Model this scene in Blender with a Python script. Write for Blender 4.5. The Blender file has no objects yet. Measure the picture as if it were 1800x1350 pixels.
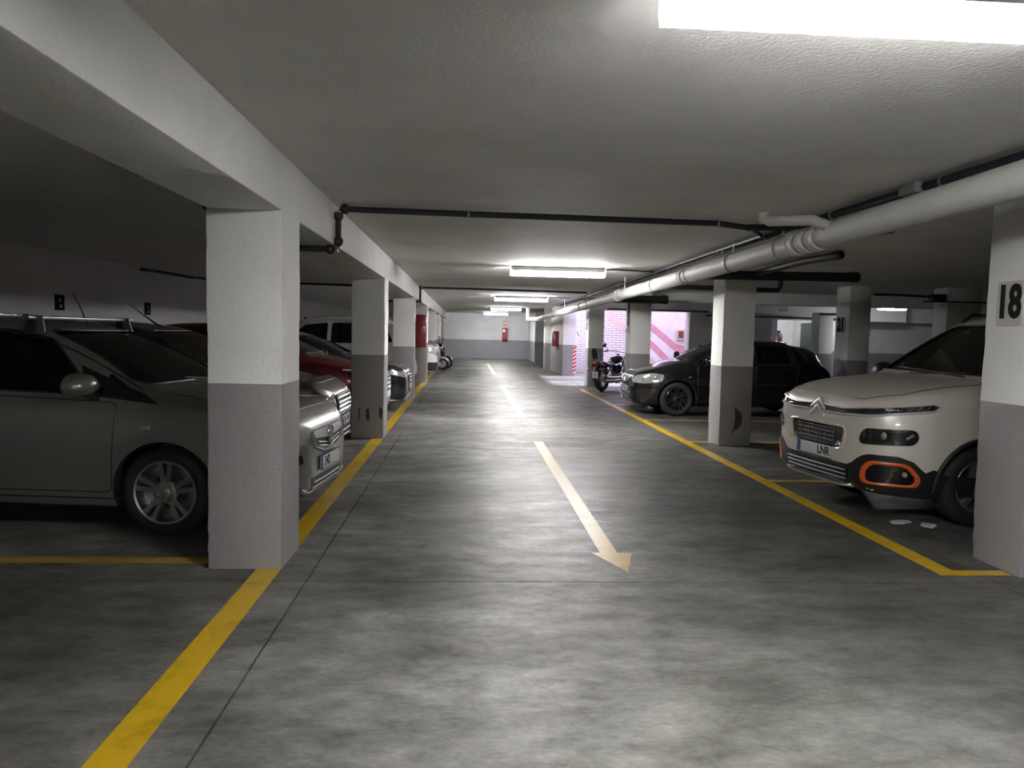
import bpy, bmesh, math, random
import numpy as np
from mathutils import Vector, Matrix
from mathutils.bvhtree import BVHTree

scene = bpy.context.scene
COL = scene.collection
rnd = random.Random(7)
R = math.radians

# ------------------------------------------------------------------ camera
# camera axes in world space (lane runs along +Y, X to the right, Z up)
cam_d = bpy.data.cameras.new('camera')
cam_d.sensor_width = 36.0
cam_d.lens = 26.88
cam_d.clip_start = 0.02
cam = bpy.data.objects.new('camera', cam_d)
COL.objects.link(cam)
_r = Vector((0.99800012, -0.05928041, 0.02194529))
_u = Vector((-0.01788519, 0.06817247, 0.99751323))
_b = Vector((-0.06062905, -0.99591081, 0.06697589))
cam.matrix_world = Matrix(((_r.x, _u.x, _b.x, 0.0), (_r.y, _u.y, _b.y, 0.0), (_r.z, _u.z, _b.z, 1.5), (0, 0, 0, 1)))
scene.camera = cam

# ------------------------------------------------------------------ sky, exposure
world = bpy.data.worlds.new('sky')
scene.world = world
world.use_nodes = True
_bg = world.node_tree.nodes['Background']
_bg.inputs['Color'].default_value = (0.80, 0.66, 0.98, 1)
_bg.inputs['Strength'].default_value = 2.1
scene.view_settings.view_transform = 'Standard'
scene.view_settings.look = 'None'
scene.view_settings.gamma = 1.0
scene.view_settings.use_curve_mapping = False
scene.view_settings.exposure = 0.54
# daylight slanting down through the open ramp well
sun_d = bpy.data.lights.new('sun', 'SUN'); sun_d.energy = 16.0; sun_d.color = (.86, .82, 1.0); sun_d.angle = R(6)
sun = bpy.data.objects.new('sun', sun_d); COL.objects.link(sun)
sun.rotation_euler = Vector((-1.5, -.35, -2.9)).to_track_quat('-Z', 'Y').to_euler()
LAMP = 125.0          # emission of the fluorescent diffusers
scene.cycles.max_bounces = 12
scene.cycles.diffuse_bounces = 6
scene.cycles.transparent_max_bounces = 24
scene.cycles.use_denoising = True
scene.cycles.sample_clamp_indirect = 6.0
scene.cycles.caustics_reflective = False
scene.cycles.caustics_refractive = False

# ------------------------------------------------------------------ materials
MATS = {}
def nmat(name):
    m = bpy.data.materials.new(name); m.use_nodes = True
    nt = m.node_tree
    return m, nt, nt.nodes['Principled BSDF']

def mat(name, col, rough=0.6, metal=0.0, var=0.0, vscale=6.0, bump=0.0, bscale=60.0, coat=0.0, spec=0.5):
    if name in MATS: return MATS[name]
    m, nt, p = nmat(name)
    p.inputs['Base Color'].default_value = (*col, 1)
    p.inputs['Roughness'].default_value = rough
    p.inputs['Metallic'].default_value = metal
    p.inputs['Specular IOR Level'].default_value = spec
    p.inputs['Coat Weight'].default_value = coat
    p.inputs['Coat Roughness'].default_value = 0.06
    tc = nt.nodes.new('ShaderNodeTexCoord')
    if var > 0:
        n = nt.nodes.new('ShaderNodeTexNoise'); n.inputs['Scale'].default_value = vscale; n.inputs['Detail'].default_value = 5
        r = nt.nodes.new('ShaderNodeValToRGB')
        r.color_ramp.elements[0].position = .3; r.color_ramp.elements[1].position = .7
        r.color_ramp.elements[0].color = (*[c * (1 - var) for c in col], 1)
        r.color_ramp.elements[1].color = (*[min(1, c * (1 + var)) for c in col], 1)
        nt.links.new(tc.outputs['Object'], n.inputs['Vector']); nt.links.new(n.outputs['Fac'], r.inputs['Fac'])
        nt.links.new(r.outputs['Color'], p.inputs['Base Color'])
    if bump > 0:
        n = nt.nodes.new('ShaderNodeTexNoise'); n.inputs['Scale'].default_value = bscale; n.inputs['Detail'].default_value = 4
        b = nt.nodes.new('ShaderNodeBump'); b.inputs['Strength'].default_value = bump; b.inputs['Distance'].default_value = .01
        nt.links.new(tc.outputs['Object'], n.inputs['Vector']); nt.links.new(n.outputs['Fac'], b.inputs['Height'])
        nt.links.new(b.outputs['Normal'], p.inputs['Normal'])
    MATS[name] = m
    return m

def paint_mat(name, col, flake=0.35, rough=0.35, metal=0.6):
    m = mat(name, col, rough, metal, var=.05, vscale=900, coat=0.8)
    return m

def emis(name, col, strength):
    if name in MATS: return MATS[name]
    m, nt, p = nmat(name)
    p.inputs['Base Color'].default_value = (.8, .8, .8, 1)
    p.inputs['Emission Color'].default_value = (*col, 1)
    p.inputs['Emission Strength'].default_value = strength
    p.inputs['Roughness'].default_value = .3
    MATS[name] = m
    return m

def glass_mat(name, tint):
    m = bpy.data.materials.new(name); m.use_nodes = True
    nt = m.node_tree; nt.nodes.clear()
    o = nt.nodes.new('ShaderNodeOutputMaterial'); mx = nt.nodes.new('ShaderNodeMixShader')
    t = nt.nodes.new('ShaderNodeBsdfTransparent'); g = nt.nodes.new('ShaderNodeBsdfGlossy'); f = nt.nodes.new('ShaderNodeFresnel')
    f.inputs['IOR'].default_value = 1.5
    t.inputs['Color'].default_value = (*tint, 1); g.inputs['Roughness'].default_value = .02
    nt.links.new(f.outputs[0], mx.inputs[0]); nt.links.new(t.outputs[0], mx.inputs[1]); nt.links.new(g.outputs[0], mx.inputs[2])
    nt.links.new(mx.outputs[0], o.inputs['Surface'])
    MATS[name] = m
    return m

def plaster(name, upper, lower=None, line=1.13, bump=.35, rough_low=.42, wob=0.004):
    """rough painted plaster; below `line` a grey enamel dado"""
    if name in MATS: return MATS[name]
    m, nt, p = nmat(name)
    L = nt.links.new
    geo = nt.nodes.new('ShaderNodeNewGeometry')
    n1 = nt.nodes.new('ShaderNodeTexNoise'); n1.inputs['Scale'].default_value = 1.7; n1.inputs['Detail'].default_value = 6
    n2 = nt.nodes.new('ShaderNodeTexNoise'); n2.inputs['Scale'].default_value = 55; n2.inputs['Detail'].default_value = 5
    n3 = nt.nodes.new('ShaderNodeTexNoise'); n3.inputs['Scale'].default_value = 7; n3.inputs['Detail'].default_value = 4
    for n in (n1, n2, n3): L(geo.outputs['Position'], n.inputs['Vector'])
    add = nt.nodes.new('ShaderNodeMath'); add.operation = 'MULTIPLY_ADD'
    L(n3.outputs['Fac'], add.inputs[0]); add.inputs[1].default_value = .8; L(n2.outputs['Fac'], add.inputs[2])
    b = nt.nodes.new('ShaderNodeBump'); b.inputs['Strength'].default_value = bump; b.inputs['Distance'].default_value = .012
    L(add.outputs[0], b.inputs['Height']); L(b.outputs['Normal'], p.inputs['Normal'])
    def ramp(c):
        r = nt.nodes.new('ShaderNodeValToRGB')
        r.color_ramp.elements[0].position = .3; r.color_ramp.elements[1].position = .72
        r.color_ramp.elements[0].color = (*[x * .92 for x in c], 1); r.color_ramp.elements[1].color = (*[min(1, x * 1.05) for x in c], 1)
        L(n1.outputs['Fac'], r.inputs['Fac']); return r
    ru = ramp(upper)
    p.inputs['Roughness'].default_value = .75
    if lower:
        rl = ramp(lower)
        sep = nt.nodes.new('ShaderNodeSeparateXYZ'); L(geo.outputs['Position'], sep.inputs[0])
        w = nt.nodes.new('ShaderNodeMath'); w.operation = 'MULTIPLY_ADD'; L(n3.outputs['Fac'], w.inputs[0]); w.inputs[1].default_value = wob; L(sep.outputs['Z'], w.inputs[2])
        c = nt.nodes.new('ShaderNodeMath'); c.operation = 'GREATER_THAN'; c.inputs[1].default_value = line; L(w.outputs[0], c.inputs[0])
        mx = nt.nodes.new('ShaderNodeMix'); mx.data_type = 'RGBA'
        L(c.outputs[0], mx.inputs[0]); L(rl.outputs[0], mx.inputs[6]); L(ru.outputs[0], mx.inputs[7]); L(mx.outputs[2], p.inputs['Base Color'])
        mr = nt.nodes.new('ShaderNodeMapRange'); L(c.outputs[0], mr.inputs[0]); mr.inputs[3].default_value = rough_low; mr.inputs[4].default_value = .75
        L(mr.outputs[0], p.inputs['Roughness'])
    else:
        L(ru.outputs[0], p.inputs['Base Color'])
    MATS[name] = m
    return m

def floor_mat():
    m, nt, p = nmat('polished_concrete'); L = nt.links.new
    geo = nt.nodes.new('ShaderNodeNewGeometry')
    mp = nt.nodes.new('ShaderNodeMapping'); mp.inputs['Scale'].default_value = (.85, 1.5, 1); L(geo.outputs['Position'], mp.inputs[0])
    def noise(s, d, rough=.6, dist=0.0):
        n = nt.nodes.new('ShaderNodeTexNoise'); n.inputs['Scale'].default_value = s; n.inputs['Detail'].default_value = d
        n.inputs['Roughness'].default_value = rough; n.inputs['Distortion'].default_value = dist
        L(mp.outputs[0], n.inputs['Vector']); return n
    a = noise(.8, 8, .66, .15); b = noise(3.4, 10, .72, .2); c = noise(30, 5, .65); e = noise(.33, 3, .5)
    def ramp(src, p0, p1, c0, c1):
        r = nt.nodes.new('ShaderNodeValToRGB'); r.color_ramp.elements[0].position = p0; r.color_ramp.elements[1].position = p1
        r.color_ramp.elements[0].color = (*c0, 1); r.color_ramp.elements[1].color = (*c1, 1); L(src.outputs['Fac'], r.inputs[0]); return r
    ra = ramp(a, .36, .66, (.095, .094, .085), (.295, .295, .28))
    rb = ramp(b, .34, .66, (.50, .50, .485), (1.2, 1.205, 1.19))
    rc = ramp(c, .3, .7, (.78, .78, .78), (1.14, 1.14, 1.14))
    def mul(x, y):
        k = nt.nodes.new('ShaderNodeMix'); k.data_type = 'RGBA'; k.blend_type = 'MULTIPLY'; k.inputs[0].default_value = 1
        L(x, k.inputs[6]); L(y, k.inputs[7]); return k.outputs[2]
    re_ = ramp(e, .36, .62, (.62, .62, .60), (1.08, 1.08, 1.08))
    # floor colour gets darker towards the right, with a wavering edge
    sp = nt.nodes.new('ShaderNodeSeparateXYZ'); L(geo.outputs['Position'], sp.inputs[0])
    wob = nt.nodes.new('ShaderNodeMath'); wob.operation = 'MULTIPLY_ADD'; L(a.outputs['Fac'], wob.inputs[0]); wob.inputs[1].default_value = 2.6; L(sp.outputs['X'], wob.inputs[2])
    fx = nt.nodes.new('ShaderNodeMapRange'); fx.interpolation_type = 'SMOOTHSTEP'; L(wob.outputs[0], fx.inputs[0])
    fx.inputs[1].default_value = 2.1; fx.inputs[2].default_value = 4.0; fx.inputs[3].default_value = 1.0; fx.inputs[4].default_value = .56
    right_tone = nt.nodes.new('ShaderNodeCombineColor'); [L(fx.outputs[0], right_tone.inputs[k]) for k in range(3)]
    col = mul(mul(mul(mul(ra.outputs[0], rb.outputs[0]), rc.outputs[0]), re_.outputs[0]), right_tone.outputs[0])
    L(col, p.inputs['Base Color'])
    mr = nt.nodes.new('ShaderNodeMapRange'); L(b.outputs['Fac'], mr.inputs[0]); mr.inputs[1].default_value = .3; mr.inputs[2].default_value = .7
    mr.inputs[3].default_value = .54; mr.inputs[4].default_value = .40
    L(mr.outputs[0], p.inputs['Roughness'])
    p.inputs['Specular IOR Level'].default_value = .22
    bu = nt.nodes.new('ShaderNodeBump'); bu.inputs['Strength'].default_value = .10; bu.inputs['Distance'].default_value = .02
    L(b.outputs['Fac'], bu.inputs['Height']); L(bu.outputs['Normal'], p.inputs['Normal'])
    MATS['floor'] = m
    return m

def line_mat(name, col):
    """worn road paint on concrete"""
    m, nt, p = nmat(name); L = nt.links.new
    geo = nt.nodes.new('ShaderNodeNewGeometry')
    n = nt.nodes.new('ShaderNodeTexNoise'); n.inputs['Scale'].default_value = 3.2; n.inputs['Detail'].default_value = 8; n.inputs['Roughness'].default_value = .7
    L(geo.outputs['Position'], n.inputs['Vector'])
    r = nt.nodes.new('ShaderNodeValToRGB'); r.color_ramp.elements[0].position = .34; r.color_ramp.elements[1].position = .5
    r.color_ramp.elements[0].color = (*[c * .62 for c in col], 1); r.color_ramp.elements[1].color = (*col, 1)
    L(n.outputs['Fac'], r.inputs[0]); L(r.outputs[0], p.inputs['Base Color'])
    p.inputs['Roughness'].default_value = .33
    MATS[name] = m
    return m

def brick_mat():
    m, nt, p = nmat('painted_brick'); L = nt.links.new
    geo = nt.nodes.new('ShaderNodeNewGeometry'); sep = nt.nodes.new('ShaderNodeSeparateXYZ'); cmb = nt.nodes.new('ShaderNodeCombineXYZ')
    L(geo.outputs['Position'], sep.inputs[0]); L(sep.outputs['X'], cmb.inputs[0]); L(sep.outputs['Z'], cmb.inputs[1])
    b = nt.nodes.new('ShaderNodeTexBrick'); L(cmb.outputs[0], b.inputs['Vector'])
    b.inputs['Scale'].default_value = 1.0; b.inputs['Brick Width'].default_value = .28; b.inputs['Row Height'].default_value = .085; b.inputs['Mortar Size'].default_value = .012
    b.inputs['Color1'].default_value = (.74, .70, .73, 1); b.inputs['Color2'].default_value = (.66, .62, .66, 1); b.inputs['Mortar'].default_value = (.38, .34, .40, 1)
    L(b.outputs['Color'], p.inputs['Base Color'])
    bu = nt.nodes.new('ShaderNodeBump'); bu.invert = True; bu.inputs['Strength'].default_value = .7; bu.inputs['Distance'].default_value = .02
    L(b.outputs['Fac'], bu.inputs['Height']); L(bu.outputs['Normal'], p.inputs['Normal'])
    p.inputs['Roughness'].default_value = .7
    MATS['brick'] = m
    return m

WHITE = (.84, .84, .815)
GREY = (.29, .28, .282)
M_wallL = plaster('plaster_left', WHITE, GREY, 1.155)
M_wallR = plaster('plaster_right', WHITE, GREY, 1.105)
M_wallB = plaster('plaster_back', (.74, .75, .78), (.29, .29, .315), 1.07)
M_ceil = plaster('plaster_ceiling', (.90, .885, .86), None, bump=.45)
M_beam = plaster('plaster_beam', (.84, .84, .82), None, bump=.3)
M_floor = floor_mat()
M_yellow = line_mat('yellow_line_paint', (.56, .36, .012))
M_yellow2 = line_mat('faded_yellow_paint', (.46, .31, .05))
M_brick = brick_mat()
M_mortar = mat('mortar', (.30, .26, .31), .85, var=.1)
M_stripewall = mat('pale_pink_render', (.76, .71, .74), .7, var=.07, vscale=4, bump=.3, bscale=14)
M_pink = mat('pink_wall_paint', (.62, .30, .36), .6, var=.12, vscale=9, bump=.2, bscale=20)
M_beige = mat('beige_wall_paint', (.62, .50, .47), .6, var=.08, vscale=6)
M_dark = mat('recess_shade', (.02, .02, .02), .8)
M_joint = mat('joint_filler', (.03, .03, .028), .8)
M_red = mat('red_cabinet_enamel', (.24, .012, .02), .35, coat=.4, var=.04)
M_redpl = mat('red_sign_plastic', (.60, .03, .03), .4)
M_whitepl = mat('white_plastic', (.75, .75, .73), .4)
M_pipe = mat('white_drain_pipe', (.64, .64, .61), .62, var=.05, vscale=5, bump=.05)
M_bpipe = mat('black_plastic_pipe', (.016, .016, .022), .55, var=.1)
M_cond = mat('black_conduit', (.016, .017, .026), .6)
M_brass = mat('conduit_fitting', (.05, .036, .022), .45, .3)
M_steel = mat('steel', (.42, .42, .42), .42, .9)
M_strip = mat('bright_trim_strip', (.72, .72, .72), .3, .45)
M_barmetal = mat('roof_bar_aluminium', (.22, .22, .23), .35, .8)
M_chrome = mat('chrome', (.68, .68, .68), .2, 1.0)
M_alu = mat('alloy_wheel', (.42, .42, .42), .3, .9)
M_blackalu = mat('black_alloy_wheel', (.018, .018, .02), .25, .2, coat=.4)
M_rubber = mat('tyre_rubber', (.014, .014, .014), .75, bump=.2, bscale=80)
M_blackpl = mat('black_trim_plastic', (.014, .014, .015), .45)
M_gloss = mat('gloss_black_trim', (.006, .006, .007), .08, coat=.6)
M_int = mat('car_interior', (.02, .02, .021), .8)
M_seat = mat('seat_fabric', (.03, .03, .032), .9, var=.15, vscale=40)
M_orange = mat('orange_trim', (.62, .105, .02), .35, coat=.4)
M_lens = mat('headlamp_lens', (.42, .44, .42), .10, .5, var=.25, vscale=14, coat=1)
M_lensd = mat('dark_headlamp_lens', (.02, .02, .022), .06, .2, var=.4, vscale=20, coat=1)
M_redlens = mat('red_lamp_lens', (.35, .01, .015), .15, coat=.6)
M_amber = mat('amber_lamp_lens', (.65, .16, .02), .2, coat=.6)
M_plate = mat('number_plate_white', (.72, .72, .70), .35)
M_blue = mat('number_plate_blue', (.03, .09, .38), .35)
M_ink = mat('black_ink', (.008, .008, .008), .85, spec=.15)
M_signgrey = mat('number_sign_board', (.50, .49, .46), .6)
M_stain = mat('grime_stain', (.055, .048, .042), .7, var=.3, vscale=20)
M_fixt = mat('fixture_housing', (.62, .62, .60), .45)
M_green = mat('dark_green_door_paint', (.04, .055, .05), .5)
M_wood = mat('brown_wood_box', (.16, .06, .035), .5, var=.2, vscale=8)
M_cream = mat('cream_box', (.60, .52, .44), .5)
M_mirror = mat('mirror_glass', (.7, .72, .74), .03, 1.0)
M_lamp = emis('fluorescent_diffuser', (1.0, .975, .97), LAMP)
M_lampnear = emis('aged_fluorescent_diffuser', (1.0, .98, .975), LAMP * .74)
M_lampfar = emis('far_fluorescent_diffuser', (1.0, .975, .97), LAMP * .7)
M_cap = emis('lit_lamp_end', (1.0, .97, .94), 1.1)
M_lampcool = emis('cool_fluorescent_diffuser', (.92, .93, 1.0), LAMP * .35)
M_off = mat('unlit_diffuser', (.62, .62, .56), .35)
G_clear = glass_mat('car_glass', (.78, .84, .80))
G_tint = glass_mat('tinted_car_glass', (.20, .23, .22))
G_dark = glass_mat('dark_car_glass', (.10, .115, .11))
P_silver = paint_mat('silver_car_paint', (.22, .22, .21))
P_sand = paint_mat('sand_beige_car_paint', (.70, .655, .59), metal=.15)
P_black = mat('black_car_paint', (.006, .006, .008), .22, .0, coat=.7)
P_brown = paint_mat('grey_brown_car_paint', (.085, .075, .066))
P_red = paint_mat('dark_red_car_paint', (.13, .010, .014))
P_navy = mat('blue_black_car_paint', (.008, .008, .013), .2, .1, coat=.8)
P_white = mat('white_car_paint', (.58, .58, .56), .3, coat=.7)
P_bike = mat('black_bike_paint', (.012, .008, .016), .15, .1, coat=.9)

# ------------------------------------------------------------------ mesh helpers
class MB:
    def __init__(s): s.v = []; s.f = []
    def add(s, vs, fs):
        o = len(s.v); s.v += [tuple(v) for v in vs]; s.f += [tuple(i + o for i in f) for f in fs]; return s
    def box(s, x0, y0, z0, x1, y1, z1):
        return s.add([(x0,y0,z0),(x1,y0,z0),(x1,y1,z0),(x0,y1,z0),(x0,y0,z1),(x1,y0,z1),(x1,y1,z1),(x0,y1,z1)],
                     [(0,3,2,1),(4,5,6,7),(0,1,5,4),(1,2,6,5),(2,3,7,6),(3,0,4,7)])
    def tube(s, pts, r, n=10, cap=True):
        P = [Vector(p) for p in pts]; rr = r if isinstance(r, (list, tuple)) else [r] * len(P)
        vs = []; fs = []; up = None
        for i, p in enumerate(P):
            t = (P[min(i + 1, len(P) - 1)] - P[max(i - 1, 0)]).normalized()
            if up is None: up = Vector((0, 0, 1)) if abs(t.z) < .9 else Vector((1, 0, 0))
            a = t.cross(up)
            if a.length < 1e-5: a = t.cross(Vector((0, 1, 0)))
            a.normalize(); b = a.cross(t).normalized(); up = b
            for k in range(n):
                q = 2 * math.pi * k / n
                vs.append(p + (a * math.cos(q) + b * math.sin(q)) * rr[i])
        for i in range(len(P) - 1):
            for k in range(n):
                k2 = (k + 1) % n
                fs.append((i*n+k, i*n+k2, (i+1)*n+k2, (i+1)*n+k))
        if cap:
            fs.append(tuple(range(n))); fs.append(tuple((len(P)-1)*n + k for k in reversed(range(n))))
        return s.add(vs, fs)
    def lathe(s, prof, n=32, axis='Y', at=(0, 0, 0)):
        """prof: list of (radius, offset along axis)"""
        vs = []; fs = []; m = len(prof)
        for k in range(n):
            q = 2 * math.pi * k / n; c, d = math.cos(q), math.sin(q)
            for r, h in prof:
                if axis == 'Y': v = (r*c, h, r*d)
                elif axis == 'Z': v = (r*c, r*d, h)
                else: v = (h, r*c, r*d)
                vs.append((v[0]+at[0], v[1]+at[1], v[2]+at[2]))
        for k in range(n):
            k2 = (k + 1) % n
            for j in range(m - 1):
                fs.append((k*m+j, k*m+j+1, k2*m+j+1, k2*m+j))
        return s.add(vs, fs)
    def prism(s, poly, axis, a, b):
        """poly 2D extruded along axis from a to b. axis X: (y,z); Y: (x,z); Z: (x,y)"""
        n = len(poly)
        def P(p, h):
            return (h, p[0], p[1]) if axis == 'X' else ((p[0], h, p[1]) if axis == 'Y' else (p[0], p[1], h))
        vs = [P(p, a) for p in poly] + [P(p, b) for p in poly]
        fs = [tuple(range(n)), tuple(n + i for i in reversed(range(n)))] + [(i, n + i, n + (i+1) % n, (i+1) % n) for i in range(n)]
        return s.add(vs, fs)
    def ball(s, c, r, nu=16, nv=10):
        rx, ry, rz = r if isinstance(r, (tuple, list)) else (r, r, r)
        vs = [(c[0], c[1], c[2] + rz)]; fs = []
        for i in range(1, nv):
            t = math.pi * i / nv
            for k in range(nu):
                q = 2 * math.pi * k / nu
                vs.append((c[0] + rx*math.sin(t)*math.cos(q), c[1] + ry*math.sin(t)*math.sin(q), c[2] + rz*math.cos(t)))
        vs.append((c[0], c[1], c[2] - rz))
        for k in range(nu): fs.append((0, 1 + k, 1 + (k+1) % nu))
        for i in range(nv - 2):
            for k in range(nu):
                a = 1 + i*nu + k; b = 1 + i*nu + (k+1) % nu
                fs.append((a, a + nu, b + nu, b))
        l = len(vs) - 1; o = 1 + (nv - 2)*nu
        for k in range(nu): fs.append((o + (k+1) % nu, o + k, l))
        return s.add(vs, fs)
    def sections(s, rings, cap=True):
        """loft closed rings of equal length"""
        n = len(rings[0]); vs = [p for r in rings for p in r]; fs = []
        for i in range(len(rings) - 1):
            for k in range(n):
                k2 = (k+1) % n; fs.append((i*n+k, i*n+k2, (i+1)*n+k2, (i+1)*n+k))
        if cap: fs.append(tuple(range(n))); fs.append(tuple((len(rings)-1)*n + k for k in reversed(range(n))))
        return s.add(vs, fs)
    def build(s, name, m, parent=None, smooth=35, bevel=0.0, seg=2, fix=True):
        me = bpy.data.meshes.new(name)
        me.from_pydata(s.v, [], s.f)
        if fix or bevel > 0:
            bm = bmesh.new(); bm.from_mesh(me)
            if bevel > 0:
                es = [e for e in bm.edges if len(e.link_faces) == 2 and e.calc_face_angle(0) > R(35)]
                if es: bmesh.ops.bevel(bm, geom=es, offset=bevel, segments=seg, profile=.5, affect='EDGES', clamp_overlap=True)
            bmesh.ops.recalc_face_normals(bm, faces=bm.faces)
            bm.to_mesh(me); bm.free()
        me.materials.append(m)
        if smooth:
            me.shade_smooth() if hasattr(me, 'shade_smooth') else None
            me.polygons.foreach_set('use_smooth', [True] * len(me.polygons))
            me.set_sharp_from_angle(angle=R(smooth))
        o = bpy.data.objects.new(name, me); COL.objects.link(o)
        if parent: o.parent = parent
        return o

def bx(name, m, x0, y0, z0, x1, y1, z1, parent=None, bevel=0.0, seg=2):
    return MB().box(x0, y0, z0, x1, y1, z1).build(name, m, parent, bevel=bevel, seg=seg)

def tag(o, label=None, cat=None, group=None, kind=None):
    if label: o['label'] = label
    if cat: o['category'] = cat
    if group: o['group'] = group
    if kind: o['kind'] = kind
    return o

def empty(name, loc=(0, 0, 0), rz=0.0, label=None, cat=None, group=None):
    o = bpy.data.objects.new(name, None); COL.objects.link(o)
    o.location = loc; o.rotation_euler = (0, 0, rz); o.empty_display_size = .2
    return tag(o, label, cat, group)

def copy_tree(o, parent=None):
    c = o.copy(); COL.objects.link(c)
    if parent: c.parent = parent
    for ch in [x for x in bpy.data.objects if x.parent == o]: copy_tree(ch, c)
    return c

def struct(o): o['kind'] = 'structure'; return o

def text_mesh(name, body, size, m, parent=None, extrude=.002, loc=(0, 0, 0), rot=(0, 0, 0), sx=1.0, bold=0.0):
    cu = bpy.data.curves.new(name, 'FONT'); cu.body = body; cu.size = size; cu.extrude = extrude; cu.offset = bold
    cu.align_x = 'CENTER'; cu.align_y = 'CENTER'; cu.resolution_u = 3
    t = bpy.data.objects.new(name + '_tmp', cu); COL.objects.link(t)
    bpy.context.view_layer.update()
    me = bpy.data.meshes.new_from_object(t.evaluated_get(bpy.context.evaluated_depsgraph_get()))
    bpy.data.objects.remove(t); bpy.data.curves.remove(cu)
    me.name = name; me.materials.clear(); me.materials.append(m)
    o = bpy.data.objects.new(name, me); COL.objects.link(o)
    o.location = loc; o.rotation_euler = rot; o.scale = (sx, 1, 1)
    if parent: o.parent = parent
    return o

def fillet(poly, r, n=4):
    out = []; N = len(poly); P = [Vector((p[0], p[1])) for p in poly]
    for i in range(N):
        a, b, c = P[i-1], P[i], P[(i+1) % N]
        rr = r[i] if isinstance(r, (list, tuple)) else r
        d1 = (a - b); d2 = (c - b); k = min(rr, d1.length*.48, d2.length*.48)
        p1 = b + d1.normalized()*k; p2 = b + d2.normalized()*k
        for j in range(n + 1):
            t = j / n; q = p1*(1-t)**2 + b*2*t*(1-t) + p2*t*t; out.append((q.x, q.y))
    return out

def densify(poly, step, closed=True):
    out = []; N = len(poly)
    for i in range(N if closed else N - 1):
        a = Vector(poly[i]); b = Vector(poly[(i+1) % N]); n = max(1, int(math.ceil((b - a).length / step)))
        for j in range(n): out.append(tuple(a + (b - a)*j/n))
    if not closed: out.append(tuple(poly[-1]))
    return out
# ------------------------------------------------------------------ room shell
# floor: dark base with cast slabs parted by saw-cut joints
floor = struct(bx('floor', M_joint, -6.3, -9.3, -.30, 18.3, 43.7, -.02))
xs = [-6.05, -.925, 3.35, 8.9, 18.0]
ys = [-9.0, -1.3, 4.515, 10.35, 16.2, 22.0, 27.8, 33.6, 43.5]
for i in range(len(xs) - 1):
    for j in range(len(ys) - 1):
        g = .005
        bx('floor_slab', M_floor, xs[i] + g, ys[j] + g, -.02, xs[i+1] - g, ys[j+1] - g, 0.0, floor)

ZC = 2.55
cb = MB()
HX0, HX1, HY0, HY1 = 3.95, 9.0, 22.35, 29.6          # open ramp well with daylight
cb.box(-6.3, -9.3, ZC, HX0, 43.7, ZC + .35).box(HX0, -9.3, ZC, 18.3, HY0, ZC + .35).box(HX1, HY0, ZC, 18.3, 43.7, ZC + .35).box(HX0, HY1, ZC, HX1, 43.7, ZC + .35)
struct(cb.build('ceiling', M_ceil, smooth=0, fix=False))

struct(bx('wall_left', M_wallL, -6.3, -9.3, 0, -6.05, 43.7, ZC))
struct(bx('wall_rear', M_wallL, -6.05, -9.3, 0, 18.0, -9.0, ZC))
struct(bx('wall_back', M_wallB, -6.05, 43.4, 0, 3.5, 43.7, ZC))
struct(bx('wall_back_right_return', M_wallB, 3.5, 39.0, 0, 4.6, 43.7, ZC))
struct(bx('wall_right_recess', M_dark, 4.6, 31.8, 0, 4.8, 43.7, ZC))  # near-black colour stands for the shade inside the open recess
struct(bx('wall_right_cabinet', M_wallR, 3.46, 27.85, 0, 3.95, 31.3, ZC))
struct(bx('wall_right', M_wallR, 18.0, -9.0, 0, 18.3, 28.8, ZC))
# ramp well walls (brick then striped render), they rise past the slab to the open air
bw = struct(MB().box(HX0, HY1, 0, 6.85, HY1 + .3, 2.95).build('wall_ramp_brick', M_mortar, smooth=0))
sw = struct(MB().box(6.85, HY1, 0, 9.0, HY1 + .3, 2.95).build('wall_ramp_striped', M_stripewall, smooth=0))
struct(bx('wall_ramp_left', M_wallR, 3.65, 31.3, 0, 3.95, 31.5, ZC))
struct(MB().box(3.75, HY0, ZC + .35, HX0, HY1 + .3, 2.95).build('wall_ramp_upper_left', M_stripewall, smooth=0))
struct(MB().box(HX1, HY0, 0, HX1 + .25, HY1 + .3, 2.95).build('wall_ramp_right', M_stripewall, smooth=0))
struct(MB().box(3.75, HY0 - .25, ZC + .35, HX1 + .25, HY0, 2.95).build('wall_ramp_upper_front', M_stripewall, smooth=0))
# single bricks of the ramp wall, laid in stretcher bond, joints recessed
mbk = MB().box(-.149, -.012, -.039, .149, .02, .039)
bk0 = None; _rb = random.Random(3); M_brk = mat('painted_brick_face', (.70, .66, .70), .7, var=.10, vscale=3, bump=.35, bscale=35)
for row in range(28):
    for k in range(10):
        cx = HX0 + .02 + .15 + k*.311 + (.155 if row % 2 else 0)
        if cx > 6.74: continue
        if bk0 is None: o = bk0 = mbk.build('brick', M_brk, bw, smooth=0, bevel=.006, seg=1)
        else: o = bk0.copy(); COL.objects.link(o)
        o.parent = bw; o.location = (cx, HY1 + _rb.uniform(-.002, .003), .047 + row*.092); o.rotation_euler = (0, _rb.uniform(-.006, .006), _rb.uniform(-.012, .012))
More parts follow.
